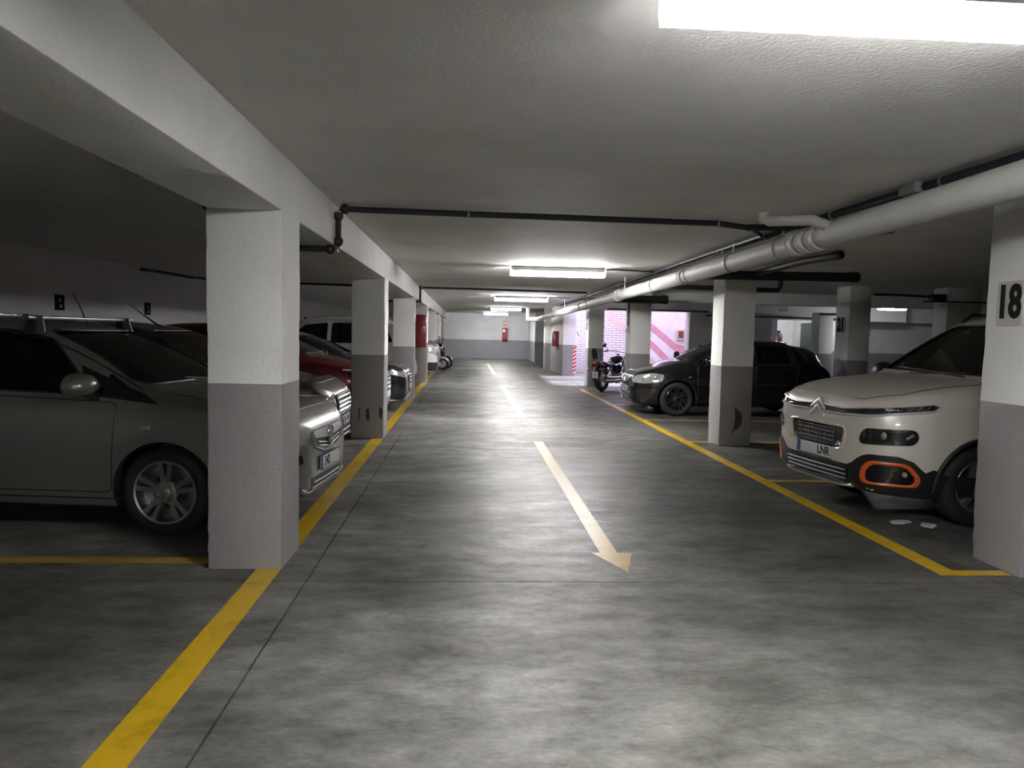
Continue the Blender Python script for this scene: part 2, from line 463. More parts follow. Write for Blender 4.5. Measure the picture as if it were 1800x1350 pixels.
# painted stripes on the ramp wall: raised 3 mm, follow the ramp down then level off
def stripe(name, m, pts, w, wall):
    up = [(x, z + w/2) for x, z in pts]; dn = [(x, z - w/2) for x, z in reversed(pts)]
    MB().prism(up + dn, 'Y', HY1 - .016, HY1 + .01).build(name, m, wall, smooth=0)
def arc(pts): return pts
stripe('painted_stripe', M_pink, [(6.86, 2.06), (7.4, 1.70), (7.9, 1.30), (8.2, 1.06), (8.45, .98), (8.99, .97)], .30, sw)
stripe('painted_stripe', M_pink, [(6.86, 1.43), (7.3, 1.10), (7.7, .73), (7.95, .48), (8.3, .38), (8.99, .36)], .30, sw)
stripe('painted_stripe', M_beige, [(6.86, .85), (7.2, .55), (7.6, .15)], .28, sw)
stripe('painted_stripe', M_pink, [(5.55, 3.05), (6.84, 2.12)], .34, bw)
stripe('painted_stripe', M_beige, [(5.0, 2.85), (6.84, .95)], .42, bw)

# right-hand rear room
struct(bx('wall_right_rear', M_wallB, 6.95, 22.0, 0, 8.92, 22.3, ZC))
struct(bx('trim_header', M_beam, 8.92, 22.0, 2.06, 13.0, 22.3, ZC))
struct(bx('wall_right_back', M_wallR, 9.25, 28.5, 0, 12.4, 28.8, ZC))
struct(bx('wall_right_step', M_wallR, 12.4, 23.4, 0, 18.0, 28.5, ZC))
struct(bx('trim_right_soffit', M_ceil, 12.4, 22.6, 2.06, 18.0, 23.4, ZC))

# left longitudinal beam and the cross beam on the right
ZB = 2.205
struct(bx('trim_beam_left', M_beam, -1.575, -9.0, ZB, -1.125, 43.4, ZC, bevel=.012))
struct(bx('trim_beam_right_cross', M_beam, 3.9, 17.5, 2.28, 18.0, 17.9, ZC, bevel=.01))
struct(bx('trim_beam_ramp', M_beam, 3.4, 21.75, 2.21, 9.0, 22.35, ZC, bevel=.01))

# ------------------------------------------------------------------ pillars
def pillar(x0, y0, x1, y1, z1, m, label, seed, group=None):
    """plastered concrete pillar with knocked, uneven arrises"""
    rr = random.Random(seed)
    root = empty('concrete_pillar', ((x0+x1)/2, (y0+y1)/2, 0), 0, label, 'pillar', group)
    b = .014; hx, hy = (x1-x0)/2, (y1-y0)/2
    rings = []
    nz = 34
    jx = [0.0]*4
    for k in range(nz + 1):
        z = z1 * k / nz
        ring = []
        for ci, (sx, sy) in enumerate(((-1,-1),(1,-1),(1,1),(-1,1))):
            jx[ci] = .6*jx[ci] + rr.uniform(-.004, .004)
            c = b + max(0, rr.gauss(0, .004)) + (rr.uniform(.0, .014) if z < .25 else 0)
            cx, cy = sx*(hx + jx[ci]*.6), sy*(hy + jx[ci]*.6)
            p1 = (cx - sx*c, cy); p2 = (cx, cy - sy*c); pm = (cx - sx*c*.3, cy - sy*c*.3)
            seq = (p2, pm, p1) if sx*sy < 0 else (p1, pm, p2)
            if (sx, sy) in ((-1,-1),): seq = (p2, pm, p1)
            if (sx, sy) in ((1,-1),): seq = (p1, pm, p2)
            if (sx, sy) in ((1,1),): seq = (p2, pm, p1)
            if (sx, sy) in ((-1,1),): seq = (p1, pm, p2)
            ring += [(px, py, z) for px, py in seq]
        rings.append(ring)
    MB().sections(rings).build('shaft', m, root, smooth=40)
    return root
def stain(root, pts, y, name='scuff_mark'):
    MB().prism(pts, 'Y', y - .0022, y + .001).build(name, M_stain, root, smooth=0)

LP = []
ly = [4.75, 10.62, 16.55, 22.12, 27.7, 33.2, 38.6]
ll = ['white pillar with grey base left of the lane, nearest to the camera, hiding the front wheel of the silver car',
      'second pillar along the left side, scuffed grey base, between the red car and the dark car',
      'third pillar along the left side, just behind the dark car with chrome grille',
      'fourth pillar along the left side, carrying the large red hose cabinet',
      'fifth pillar along the left side, between the white van and the scooters',
      'sixth pillar along the left side, small, beside the scooters',
      'seventh pillar along the left side, smallest, close to the back wall']
for i, y in enumerate(ly):
    LP.append(pillar(-1.575, y, -1.125 if i else -1.122, y + .5, ZB, M_wallL, ll[i], 10 + i, 'pillars along the left of the lane'))
stain(LP[1], [(-.02,.28),(.02,.22),(.035,.30),(.02,.42),(-.02,.40)], -.25)
stain(LP[1], [(.16,.30),(.20,.26),(.215,.40),(.17,.44)], -.25)
stain(LP[1], [(-.12,.26),(-.10,.25),(-.095,.42),(-.115,.43)], -.25)

RP = []
ry = [4.62, 10.37, 16.37, 21.7, 27.35]
rl = ['large white and grey pillar at the right edge bearing the number 18',
      'white and grey pillar in front of the black hatchback, with a dark smear near its foot',
      'white and grey pillar between the black hatchback nose and the motorcycle, with a hanging cable',
      'white and grey pillar behind the motorcycle, at the ramp opening',
      'pillar left of the ramp opening with red and white warning tape on its edge']
for i, y in enumerate(ry):
    x0 = [3.575, 3.525, 3.53, 3.47, 3.46][i]
    RP.append(pillar(x0, y, x0 + (.45 if i != 4 else .49), y + .48, ZC, M_wallR, rl[i], 40 + i, 'pillars along the right of the lane'))
# the dark smear on the second right pillar
stain(RP[1], [(-.06,.12),(.0,.22),(.05,.23),(.09,.30),(.10,.38),(.07,.47),(.02,.50),(-.005,.55),(-.012,.50),(.0,.36),(-.03,.22)], -.24)
P21 = pillar(7.42, 14.5, 7.85, 15.05, ZC, M_wallR, 'grey shaded pillar bearing the number 21 behind the black hatchback', 61)
P22 = pillar(9.25, 14.3, 9.95, 14.75, ZC, M_wallR, 'wide shaded pillar behind the windscreen of the beige car', 62)
P23 = pillar(9.8, 20.8, 10.2, 21.3, 2.25, M_wallR, 'brightly lit pillar in the rear room behind the black hatchback', 63)
P24 = pillar(6.48, 22.0, 6.95, 22.45, ZC, M_wallR, 'grey pillar at the right end of the striped ramp wall', 64)
P25 = pillar(3.22, 31.3, 3.95, 31.8, ZC, M_wallR, 'far pillar on the right beyond the red cabinet', 65)
bx('pipe_box', M_bpipe, 9.86, 20.7, 2.25, 10.2, 21.2, 2.40, P23)
# warning tape: slanted red bands on white, at the free corner of the fifth right pillar
tp = tag(empty('warning_tape', (3.95, 27.35, 0), 0), 'red and white striped warning tape on a pillar edge by the ramp', 'warning tape')
bx('tape_backing', M_whitepl, -.115, -.006, .10, 0.006, .0, 1.06, tp)
for k in range(7):
    z = .12 + k*.135
    MB().prism([(-.115, z), (.006, z + .075), (.006, z + .145), (-.115, z + .07)], 'Y', -.009, -.004).build('red_band', M_redpl, tp, smooth=0)

# ------------------------------------------------------------------ floor markings
def mark(name, m, poly, label, cat='floor marking', group=None):
    o = MB().prism(poly, 'Z', .0002, .0022).build(name, m, smooth=0)
    return tag(o, label, cat, group)
def rect(x0, y0, x1, y1): return [(x0, y0), (x1, y0), (x1, y1), (x0, y1)]
mark('yellow_line', M_yellow, rect(-1.275, -9, -1.125, 43.2), 'long yellow line painted along the left row of pillars')
mark('yellow_line', M_yellow, [(3.08, 4.66), (3.56, 4.66), (3.56, 4.76), (3.22, 4.76), (3.20, 20.6), (3.08, 20.6)], 'long yellow line along the right bays, bending to the pillar with 18')
ya = [('left', 4.86), ('left', 7.88), ('left', 10.85), ('left', 13.7), ('left', 16.75), ('left', 19.6)]
yn = ['behind the nearest left pillar', 'beside the silver car nose', 'behind the second left pillar', 'between the red car and the dark car', 'behind the third left pillar', 'beyond the third left pillar']
for (sd, y), t in zip(ya, yn):
    mark('bay_line', M_yellow2, rect(-5.9, y, -1.28, y + .12), 'yellow bay divider line on the left floor ' + t, group='bay divider lines')
for y, t in ((7.75, 'under the beige car nose'), (10.62, 'at the foot of the smeared pillar'), (13.35, 'beside the black hatchback front wheel'), (16.2, 'at the far side of the black hatchback'), (19.2, 'next to the motorcycle')):
    mark('bay_line', M_yellow2, rect(3.21, y, 8.0, y + .11), 'yellow bay divider line on the right floor ' + t, group='bay divider lines')
mark('direction_arrow', M_yellow2, [(.955, 10.5), (1.085, 10.5), (1.065, 5.13), (1.165, 5.13), (1.05, 4.70), (.885, 5.13), (.945, 5.13)], 'yellow arrow painted mid lane pointing towards the camera', 'floor marking')
mark('lane_dash', M_yellow2, rect(.955, 13.4, 1.085, 21.4), 'yellow lane dash beyond the painted arrow')
mark('lane_dash', M_yellow2, rect(.96, 26.8, 1.10, 36.5), 'farthest yellow lane dash near the back wall')

# ------------------------------------------------------------------ fluorescent fittings
def fixture(x0, x1, y, zc, label, lit=True, mlamp=None, group='fluorescent fittings over the lane', rz=0.0, wid=.24, deep=1.0, tray=.028):
    root = empty('ceiling_lamp', ((x0+x1)/2, y, zc), rz, label, 'lamp', group)
    h = (x1-x0)/2; w = wid/2
    (MB().box(-h, -w*.75, -.05, h, w*.75, 0) if not tray else MB().prism([(-w*.8, 0), (-w*1.01, -.03), (-w*1.01, -.045 - tray*deep), (w*1.01, -.045 - tray*deep), (w*1.01, -.03), (w*.8, 0)], 'X', -h, h)).build('housing', M_fixt, root, bevel=.008)
    prof = [(-w*.9, -.045), (-w, -.065), (-w, -.10), (-w*.86, -.135), (-w*.4, -.15), (w*.4, -.15), (w*.86, -.135), (w, -.10), (w, -.065), (w*.9, -.045)]
    MB().prism(prof, 'X', -h, h).build('diffuser', (mlamp or M_lamp) if lit else M_off, root, smooth=50)
    for sx in (-1, 1):
        MB().prism([(p[0]*1.03, p[1]*1.01 if p[1] < -.06 else p[1]) for p in prof], 'X', sx*h, sx*(h + .02)).build('end_cap', M_cap if lit else M_whitepl, root, bevel=.004)
        MB().tube([(sx*(h+.02), -.03, -.06), (sx*(h+.035), -.03, -.055), (sx*(h+.04), -.03, -.03), (sx*(h+.03), -.03, 0)], .004, 6).build('clip', M_steel, root)
    return root
fixture(.575, 2.02, 2.205, ZC, 'bright fluorescent lamp at the top right, nearest to the camera', deep=.75, tray=.096, mlamp=M_lampnear)
fixture(.69, 2.16, 12.15, ZC, 'bright fluorescent lamp over the lane, second from the camera', deep=1.25)
fixture(.80, 2.30, 22.0, ZC, 'bright fluorescent lamp over the lane, third from the camera', deep=1.25)
fixture(.99, 2.20, 31.3, ZC, 'small bright fluorescent lamp far down the lane, fourth from the camera', mlamp=M_lampfar)
fixture(.90, 2.12, 40.0, ZC, 'farthest small fluorescent lamp in front of the back wall', mlamp=M_lampfar)
fixture(.6, 2.05, -5.2, ZC, 'unseen fluorescent lamp behind the camera, set closer in as fill light')  # unseen lamp of the row, moved closer to brighten the near ceiling
fixture(11.05, 11.75, 20.0, 2.47, 'small lit lamp in the rear room, right of pillar 21', mlamp=M_lampcool, group='lamps of the rear room', wid=.2)
fixture(11.45, 11.80, 24.6, 2.44, 'small lit lamp in the rear room just left of pillar 21', mlamp=M_lampcool, group='lamps of the rear room', wid=.2)
fixture(11.2, 11.7, 27.0, 2.42, 'small lit lamp in the rear room left of the bright pillar', mlamp=M_lampcool, group='lamps of the rear room', wid=.2)
off = fixture(8.62, 9.32, 21.9, 2.44, 'unlit white tube lamp above the rear room opening', lit=False, group='lamps of the rear room', wid=.16)

# ------------------------------------------------------------------ pipes and conduits
def pz(y): return 2.40 - .0105*y
root = tag(empty('drain_pipe', (2.87, 15, 2.3), 0), 'long white drain pipe hanging along the right of the lane', 'pipe')
root.location = (0, 0, 0)
px = 2.87
MB().tube([(px, y, pz(y) - .005) for y in (-8.9, 0, 6.6, 12, 18, 24, 30.9)], .098, 22).build('pipe', M_pipe, root)
for y in (-3, 3.3, 6.15, 6.35, 6.55, 9.8, 10.0, 14.4, 19, 24):
    MB().tube([(px, y - .05, pz(y)), (px, y + .05, pz(y))], .108, 22).build('collar', M_pipe, root, bevel=.004)
for y in (2.0, 6.9, 8.2, 11.6, 13.9, 17.8, 22.5, 28):
    MB().tube([(px + .104*math.cos(a), y, pz(y) + .104*math.sin(a)) for a in np.linspace(0, 2*math.pi, 25)] , .006, 6).tube([(px, y, pz(y) + .10), (px, y, ZC)], .006, 6).build('hanger', M_steel, root)
# short white branch from the ceiling into the drain
MB().tube([(2.47, 6.35, ZC), (2.47, 6.35, 2.50), (2.50, 6.30, 2.472), (2.72, 5.98, 2.44), (2.87, 5.80, pz(5.8))], .043, 14).build('branch_pipe', M_pipe, root)
MB().tube([(2.87, 30.8, pz(30.8)), (2.75, 31.4, pz(31)), (2.55, 31.9, pz(31)), (2.55, 32.0, ZC)], .09, 16).build('branch_pipe', M_pipe, root)
MB().tube([(3.10, 5.35, 2.35), (3.28, 5.9, 2.46), (3.30, 6.0, ZC)], .05, 12).build('branch_pipe', M_pipe, root)

def conduit(pts, r, label, name='conduit', m=None, fit=(), n=8, clips=0):
    root = empty(name, (0, 0, 0), 0, label, 'conduit', 'black cable conduits')
    MB().tube(pts, r, n).build('tube', m or M_cond, root)
    for p, d in fit:
        MB().ball(p, (r*1.7, r*1.7, r*1.7), 10, 6).build('elbow', M_brass, root)
    for k in range(clips):
        i = min(len(pts) - 2, int((k + .5) / clips * (len(pts) - 1))); a, b = Vector(pts[i]), Vector(pts[i+1])
        t = ((k + .5) / clips * (len(pts) - 1)) - i; p = a + (b - a)*t; d = (b - a).normalized()
        MB().tube([p - d*.009, p + d*.009], r*1.25, n).build('clip', M_steel, root)
    return root
zc = ZC - .042
xb = -1.095
conduit([(2.55, 6.95, zc), (2.2, 6.72, zc - .005), (1.0, 6.62, zc - .012), (0, 6.6, zc - .01), (-1.04, 6.6, zc), (xb, 6.6, zc - .03), (xb, 6.6, ZB + .02), (xb - .01, 6.6, ZB - .03), (-1.25, 6.6, ZB - .035), (-1.7, 6.6, ZB - .03), (-2.2, 6.6, ZC - .05)],
        .026, 'thick black conduit crossing the ceiling and stepping down round the left beam', fit=(((-1.04, 6.6, zc), 0), ((xb, 6.6, zc - .06), 0), ((xb, 6.6, ZB + .03), 0), ((-1.16, 6.6, ZB - .035), 0)), clips=5)
conduit([(2.9, 18.6, zc), (2.0, 18.4, zc), (.5, 18.2, zc), (-1.02, 18.1, zc), (xb, 18.1, zc - .05), (xb, 18.1, ZB), (-1.15, 18.1, ZB - .03), (-1.9, 18.1, ZB - .03)],
        .024, 'second black conduit crossing the ceiling far down the lane', fit=(((xb, 18.1, zc), 0), ((xb, 18.1, ZB - .02), 0)), clips=3)
conduit([(-5.98, 14.5, zc), (-5.85, 14.9, zc), (-5.72, 16.3, zc - .01), (-5.5, 16.85, zc), (-3.74, 17.7, zc), (-2.6, 17.95, zc), (-1.62, 18.1, zc)], .026, 'black conduit on the left bay ceiling above the wall numbers', clips=4)
# cables following the drain pipe
conduit([(2.98, -8.9, zc), (2.98, 4, zc), (2.93, 6.8, zc), (3.0, 9.5, zc), (3.08, 12.2, zc), (3.2, 17, zc), (3.32, 21, zc), (3.34, 27.3, zc)], .032, 'thick black cable conduit running beside the white drain pipe', clips=14)
conduit([(2.62, 7.0, zc), (2.86, 7.4, zc - .01), (2.92, 9.5, zc), (2.98, 12.2, zc), (3.1, 17, zc), (3.22, 21, zc), (3.24, 27.3, zc)], .02, 'thin black cable next to the thick cable conduit', clips=9)
conduit([(2.55, 6.95, zc), (2.75, 6.82, zc - .01), (3.18, 6.62, zc), (3.5, 6.5, zc)], .03, 'black stub where the crossing conduit meets the drain pipe')
conduit([(2.93, 5.0, zc), (3.15, 4.98, zc - .01), (3.32, 5.02, zc - .02)], .035, 'short thick black stub beside the junction box')
jb = tag(empty('junction_box', (2.965, 4.98, ZC - .035)), 'grey junction box on the ceiling conduit at the upper right', 'junction box')
MB().box(-.075, -.10, -.045, .075, .10, .035).build('box', mat('grey_box', (.20, .19, .205), .5), jb, bevel=.012)
MB().lathe([(0, .0), (.045, .0), (.045, .012), (0, .012)], 18, 'Z', (0, 0, -.058)).build('cover', mat('grey_box', (.2, .19, .205)), jb)
for y, x1 in ((12.2, 2.18), (22.1, 2.32)):
    conduit([(x1 + .03, y, ZC - .02), (x1 + .12, y, ZC - .012), (3.0, y + .12, ZC - .015)], .010, ('thin black cable from the %s lane lamp to the cable conduit' % ('second' if y < 15 else 'third')))
def bpipe(pts, r, label, caps=True):
    root = empty('waste_pipe', (0, 0, 0), 0, label, 'pipe', 'black waste pipes on the right')
    MB().tube(pts, r, 16).build('pipe', M_bpipe, root)
    a, b = Vector(pts[-2]), Vector(pts[-1]); d = (b - a).normalized()
    MB().tube([b - d*.12, b - d*.02, b], [r*1.12, r*1.12, r*.9], 16).build('end_cap', M_bpipe, root)
    return root
bpipe([(2.93, 10.25, 2.33), (3.6, 10.22, 2.34), (5.32, 10.2, 2.355)], .062, 'thick black waste pipe across the top of the smeared pillar')
bpipe([(3.9, 10.2, 2.37), (4.15, 9.4, 2.46), (4.35, 8.75, 2.49)], .045, 'slanting black waste pipe rising from the thick crossing pipe')
bpipe([(3.7, 7.6, 2.50), (3.74, 7.0, 2.50), (3.80, 6.72, 2.50)], .03, 'short black pipe stub on the ceiling right of the drain')
bpipe([(2.93, 16.2, 2.27), (4.0, 16.2, 2.27), (4.28, 16.2, 2.275)], .085, 'black waste pipe across the top of the pillar by the motorcycle')
bpipe([(2.95, 13.0, 2.36), (5.2, 13.0, 2.33), (5.36, 13.0, 2.335), (5.40, 13.0, 2.40), (5.40, 13.0, 2.53)], .04, 'black pipe with a raised elbow right of the smeared pillar')
conduit([(6.95, 21.98, 2.12), (8.0, 21.98, 2.13), (9.6, 21.9, 2.12), (11.0, 21.8, 2.10)], .02, 'dark cable along the rear room opening')
conduit([(4.0, 21.70, 2.235), (6.4, 21.70, 2.225), (6.9, 21.6, 2.22)], .02, 'dark cable along the beam above the ramp opening')
conduit([(9.78, 20.77, 2.2), (10.45, 20.77, 2.21)], .03, 'dark conduit over the bright pillar of the rear room')
conduit([(8.7, 14.2, 2.27), (9.25, 14.2, 2.27), (10.0, 14.25, 2.28), (11.9, 17.3, 2.29)], .014, 'dark cable running to the lit lamp right of pillar 21')
jb2 = tag(empty('cable_box', (9.15, 14.4, 2.37)), 'dark cable box near the ceiling behind the beige car', 'junction box')
MB().box(-.17, -.1, -.09, .09, .1, .05).build('box', M_blackpl, jb2, bevel=.01)
MB().tube([(-.17, 0, 0), (-.8, .0, .02), (-1.25, .1, .03)], .022, 8).build('cable', M_cond, jb2)

# ------------------------------------------------------------------ signs and wall things
s18 = tag(empty('bay_number_sign', (3.570, 4.86, 1.765), -math.pi/2), 'bay number 18 stencilled in black on a pale board on the pillar', 'sign', 'bay number signs')
bx('board', M_signgrey, -.115, -.006, -.145, .115, .004, .145, s18)
text_mesh('number', '18', .30, M_ink, s18, .002, (0, -.009, 0), (math.pi/2, 0, 0), .78, .010)
s21 = tag(empty('bay_number_sign', (7.413, 14.80, 1.79), -math.pi/2), 'bay number 21 in black on the shaded pillar', 'sign', 'bay number signs')
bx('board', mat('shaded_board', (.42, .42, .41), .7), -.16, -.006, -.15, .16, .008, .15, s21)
text_mesh('number', '21', .36, M_ink, s21, .002, (0, -.009, 0), (math.pi/2, 0, 0), .80, .018)
s4 = tag(empty('bay_number_sign', (3.463, 21.95, 1.72), -math.pi/2), 'small grey bay sign on the pillar behind the motorcycle', 'sign', 'bay number signs')
bx('board', mat('grey_board', (.28, .28, .28), .5), -.17, -.006, -.10, .17, .008, .10, s4)
wn = [(11.8, 'behind the roof bar of the silver car'), (14.95, 'right of the antenna of the second car'), (29.2, 'leftmost of three seen past the red car'), (32.2, 'middle of three seen past the red car'), (35.2, 'rightmost of three seen past the red car')]
for y, t in wn:
    s = tag(empty('wall_number_plate', (-6.045, y, 1.80), math.pi/2), 'dark number plate on the left wall, ' + t, 'sign', 'dark number plates on the left wall')
    w = .13 if y < 20 else .2
    bx('board', M_ink, -w, -.006, -.115, w, .004, .115, s)
    for dx in (0,):
        MB().lathe([(0, -.009), (.026, -.009), (.026, -.005), (0, -.005)], 14, 'Y', (dx, 0, .035)).lathe([(0, -.009), (.03, -.009), (.03, -.005), (0, -.005)], 14, 'Y', (dx + .03, 0, -.055)).build('pale_mark', M_signgrey, s)

def cabinet(x0, x1, z0, z1, y, label, dep=.18):
    root = empty('hose_cabinet', ((x0+x1)/2, y, 0), 0, label, 'cabinet', 'red fire hose cabinets')
    h = (x1-x0)/2
    bx('case', M_red, -h, -dep, z0, h, 0, z1, root, bevel=.008)
    d = bx('door', M_red, -h + .015, -dep - .012, z0 + .015, h - .015, -dep, z1 - .015, root, bevel=.006)
    bx('latch', M_steel, h - .06, -dep - .022, (z0+z1)/2 - .03, h - .03, -dep - .010, (z0+z1)/2 + .03, d, bevel=.003)
    return root
cabinet(-1.46, -1.145, 1.03, 1.95, 22.09, 'tall red hose cabinet on the fourth left pillar')
c2 = cabinet(-.30, .30, 1.02, 1.60, 0, 'red hose cabinet on the wall left of the ramp opening')
c2.location = (3.455, 29.0, 0); c2.rotation_euler = (0, 0, -math.pi/2)
# back wall: extinguisher in its red cabinet and the sign above
ec = tag(empty('extinguisher_cabinet', (2.17, 43.38, 0)), 'small red extinguisher cabinet on the back wall', 'cabinet')
bx('case', M_red, -.14, -.18, 1.03, .14, 0, 1.76, ec, bevel=.01)
bx('window', mat('pale_glass', (.35, .16, .18), .1), -.10, -.19, 1.14, .10, -.175, 1.66, ec, bevel=.004)
MB().lathe([(0, 1.15), (.055, 1.15), (.06, 1.2), (.06, 1.44), (.03, 1.5), (.02, 1.56), (0, 1.56)], 16, 'Z', (0, -.2, 0)).build('extinguisher', M_redpl, ec)
def ext_sign(loc, rz, w, h, label):
    s = tag(empty('extinguisher_sign', loc, rz), label, 'sign', 'red extinguisher signs')
    bx('board', M_redpl, -w/2, -.01, -h/2, w/2, 0, h/2, s)
    bx('border', M_whitepl, -w/2 - .012, -.006, -h/2 - .012, w/2 + .012, 0, h/2 + .012, s)
    MB().prism([(-.03*w/.25, -.32*h), (.10*w/.25, -.32*h), (.10*w/.25, .12*h), (.04*w/.25, .2*h), (.04*w/.25, .3*h), (.0, .3*h), (.0, .2*h), (-.03*w/.25, .12*h)], 'Y', -.014, -.008).build('pictogram', M_whitepl, s, smooth=0)
    MB().prism([(-.10*w/.25, -.3*h), (-.06*w/.25, -.3*h), (-.06*w/.25, .25*h), (-.10*w/.25, .3*h)], 'Y', -.014, -.008).build('pictogram', M_whitepl, s, smooth=0)
    return s
ext_sign((2.19, 43.39, 2.03), 0, .20, .26, 'red extinguisher sign high on the back wall')
ext_sign((11.62, 28.49, 1.98), 0, .22, .28, 'red extinguisher sign on the rear room wall')
fe = tag(empty('fire_extinguisher', (11.72, 28.36, 0)), 'dark red fire extinguisher on the rear room wall, above the black hatchback roof', 'extinguisher')
MB().lathe([(0, .95), (.15, .95), (.17, 1.0), (.17, 1.5), (.12, 1.62), (.05, 1.66), (.05, 1.72), (0, 1.72)], 20, 'Z').build('cylinder', mat('dark_red_enamel', (.11, .012, .02), .35), fe)
MB().box(-.06, -.04, 1.70, .12, .04, 1.80).build('valve_head', M_blackpl, fe, bevel=.01)
MB().tube([(.1, 0, 1.75), (.2, -.02, 1.6), (.19, -.02, 1.2)], .018, 8).build('hose', M_blackpl, fe)
# dark door of the rear room
dr = tag(struct(empty('door_1', (12.36, 27.2, 0), -math.pi/2)), None)
bx('door_leaf', M_green, -.45, -.04, 0, .45, .0, 2.08, dr, bevel=.006)
bx('door_handle', M_steel, .30, -.09, 1.0, .40, -.04, 1.03, dr, bevel=.005)
# box and lamp cable on the striped wall
wb = tag(empty('wall_box', (8.42, 29.58, 0)), 'open brown and cream box on the striped ramp wall', 'box')
bx('case', M_cream, -.22, -.18, 1.36, .12, 0, 1.78, wb, bevel=.008)
bx('opening', M_wood, -.19, -.186, 1.43, .02, -.178, 1.71, wb)
bx('door', M_wood, .12, -.34, 1.36, .15, -.02, 1.80, wb, bevel=.004)
conduit([(8.62, 29.56, 2.5), (8.62, 29.56, 1.62)], .018, 'grey cable dropping beside the wall box on the striped wall', m=M_signgrey)
# cable and socket on the third right pillar
cp = tag(empty('pendant_switch', (3.50, 16.45, 0)), 'black cable with a grey switch box hanging on the pillar by the motorcycle', 'switch')
MB().tube([(.0, 0, ZC), (.0, 0, 1.68)], .017, 8).build('cable', M_cond, cp)
MB().prism([(-.055, 1.56), (.035, 1.56), (.035, 1.62), (.0, 1.71), (-.03, 1.71), (-.055, 1.63)], 'Y', -.05, .05).build('switch_box', mat('switch_grey', (.45, .45, .44), .5), cp, bevel=.01)
# hooked bracket by the ramp
hk = tag(empty('wall_bracket', (3.97, 27.45, 0)), 'thin black angled bracket beside the warning-taped pillar', 'bracket')
MB().tube([(.0, 0, 1.78), (-.02, .02, 1.66), (.06, .1, 1.50), (.10, .1, 1.44)], .014, 6).build('rod', M_blackpl, hk)
# ------------------------------------------------------------------ car builder
def pchip(tab):
    xs = np.array([t[0] for t in tab], float); ys_ = np.array([t[1] for t in tab], float)
    h = np.diff(xs); d = np.diff(ys_)/h; m = np.zeros_like(xs)
    for i in range(1, len(xs)-1):
        if d[i-1]*d[i] > 0:
            w1 = 2*h[i] + h[i-1]; w2 = h[i] + 2*h[i-1]; m[i] = (w1 + w2)/(w1/d[i-1] + w2/d[i])
    m[0], m[-1] = d[0], d[-1]
    def f(x):
        x = min(max(x, xs[0]), xs[-1]); i = min(int(np.searchsorted(xs, x, 'right')) - 1, len(h) - 1); t = (x - xs[i])/h[i]
        return float((1+2*t)*(1-t)**2*ys_[i] + t*(1-t)**2*h[i]*m[i] + t*t*(3-2*t)*ys_[i+1] + t*t*(t-1)*h[i]*m[i+1])
    return f

def catmull(P, per=4):
    P = [np.array(p, float) for p in P]; out = []
    for i in range(len(P) - 1):
        p0 = P[i-1] if i else 2*P[0] - P[1]; p3 = P[i+2] if i + 2 < len(P) else 2*P[-1] - P[-2]; p1, p2 = P[i], P[i+1]
        for j in range(per):
            t = j/per
            out.append(.5*((2*p1) + (-p0+p2)*t + (2*p0-5*p1+4*p2-p3)*t*t + (-p0+3*p1-3*p2+p3)*t**3))
    out.append(P[-1]); return out

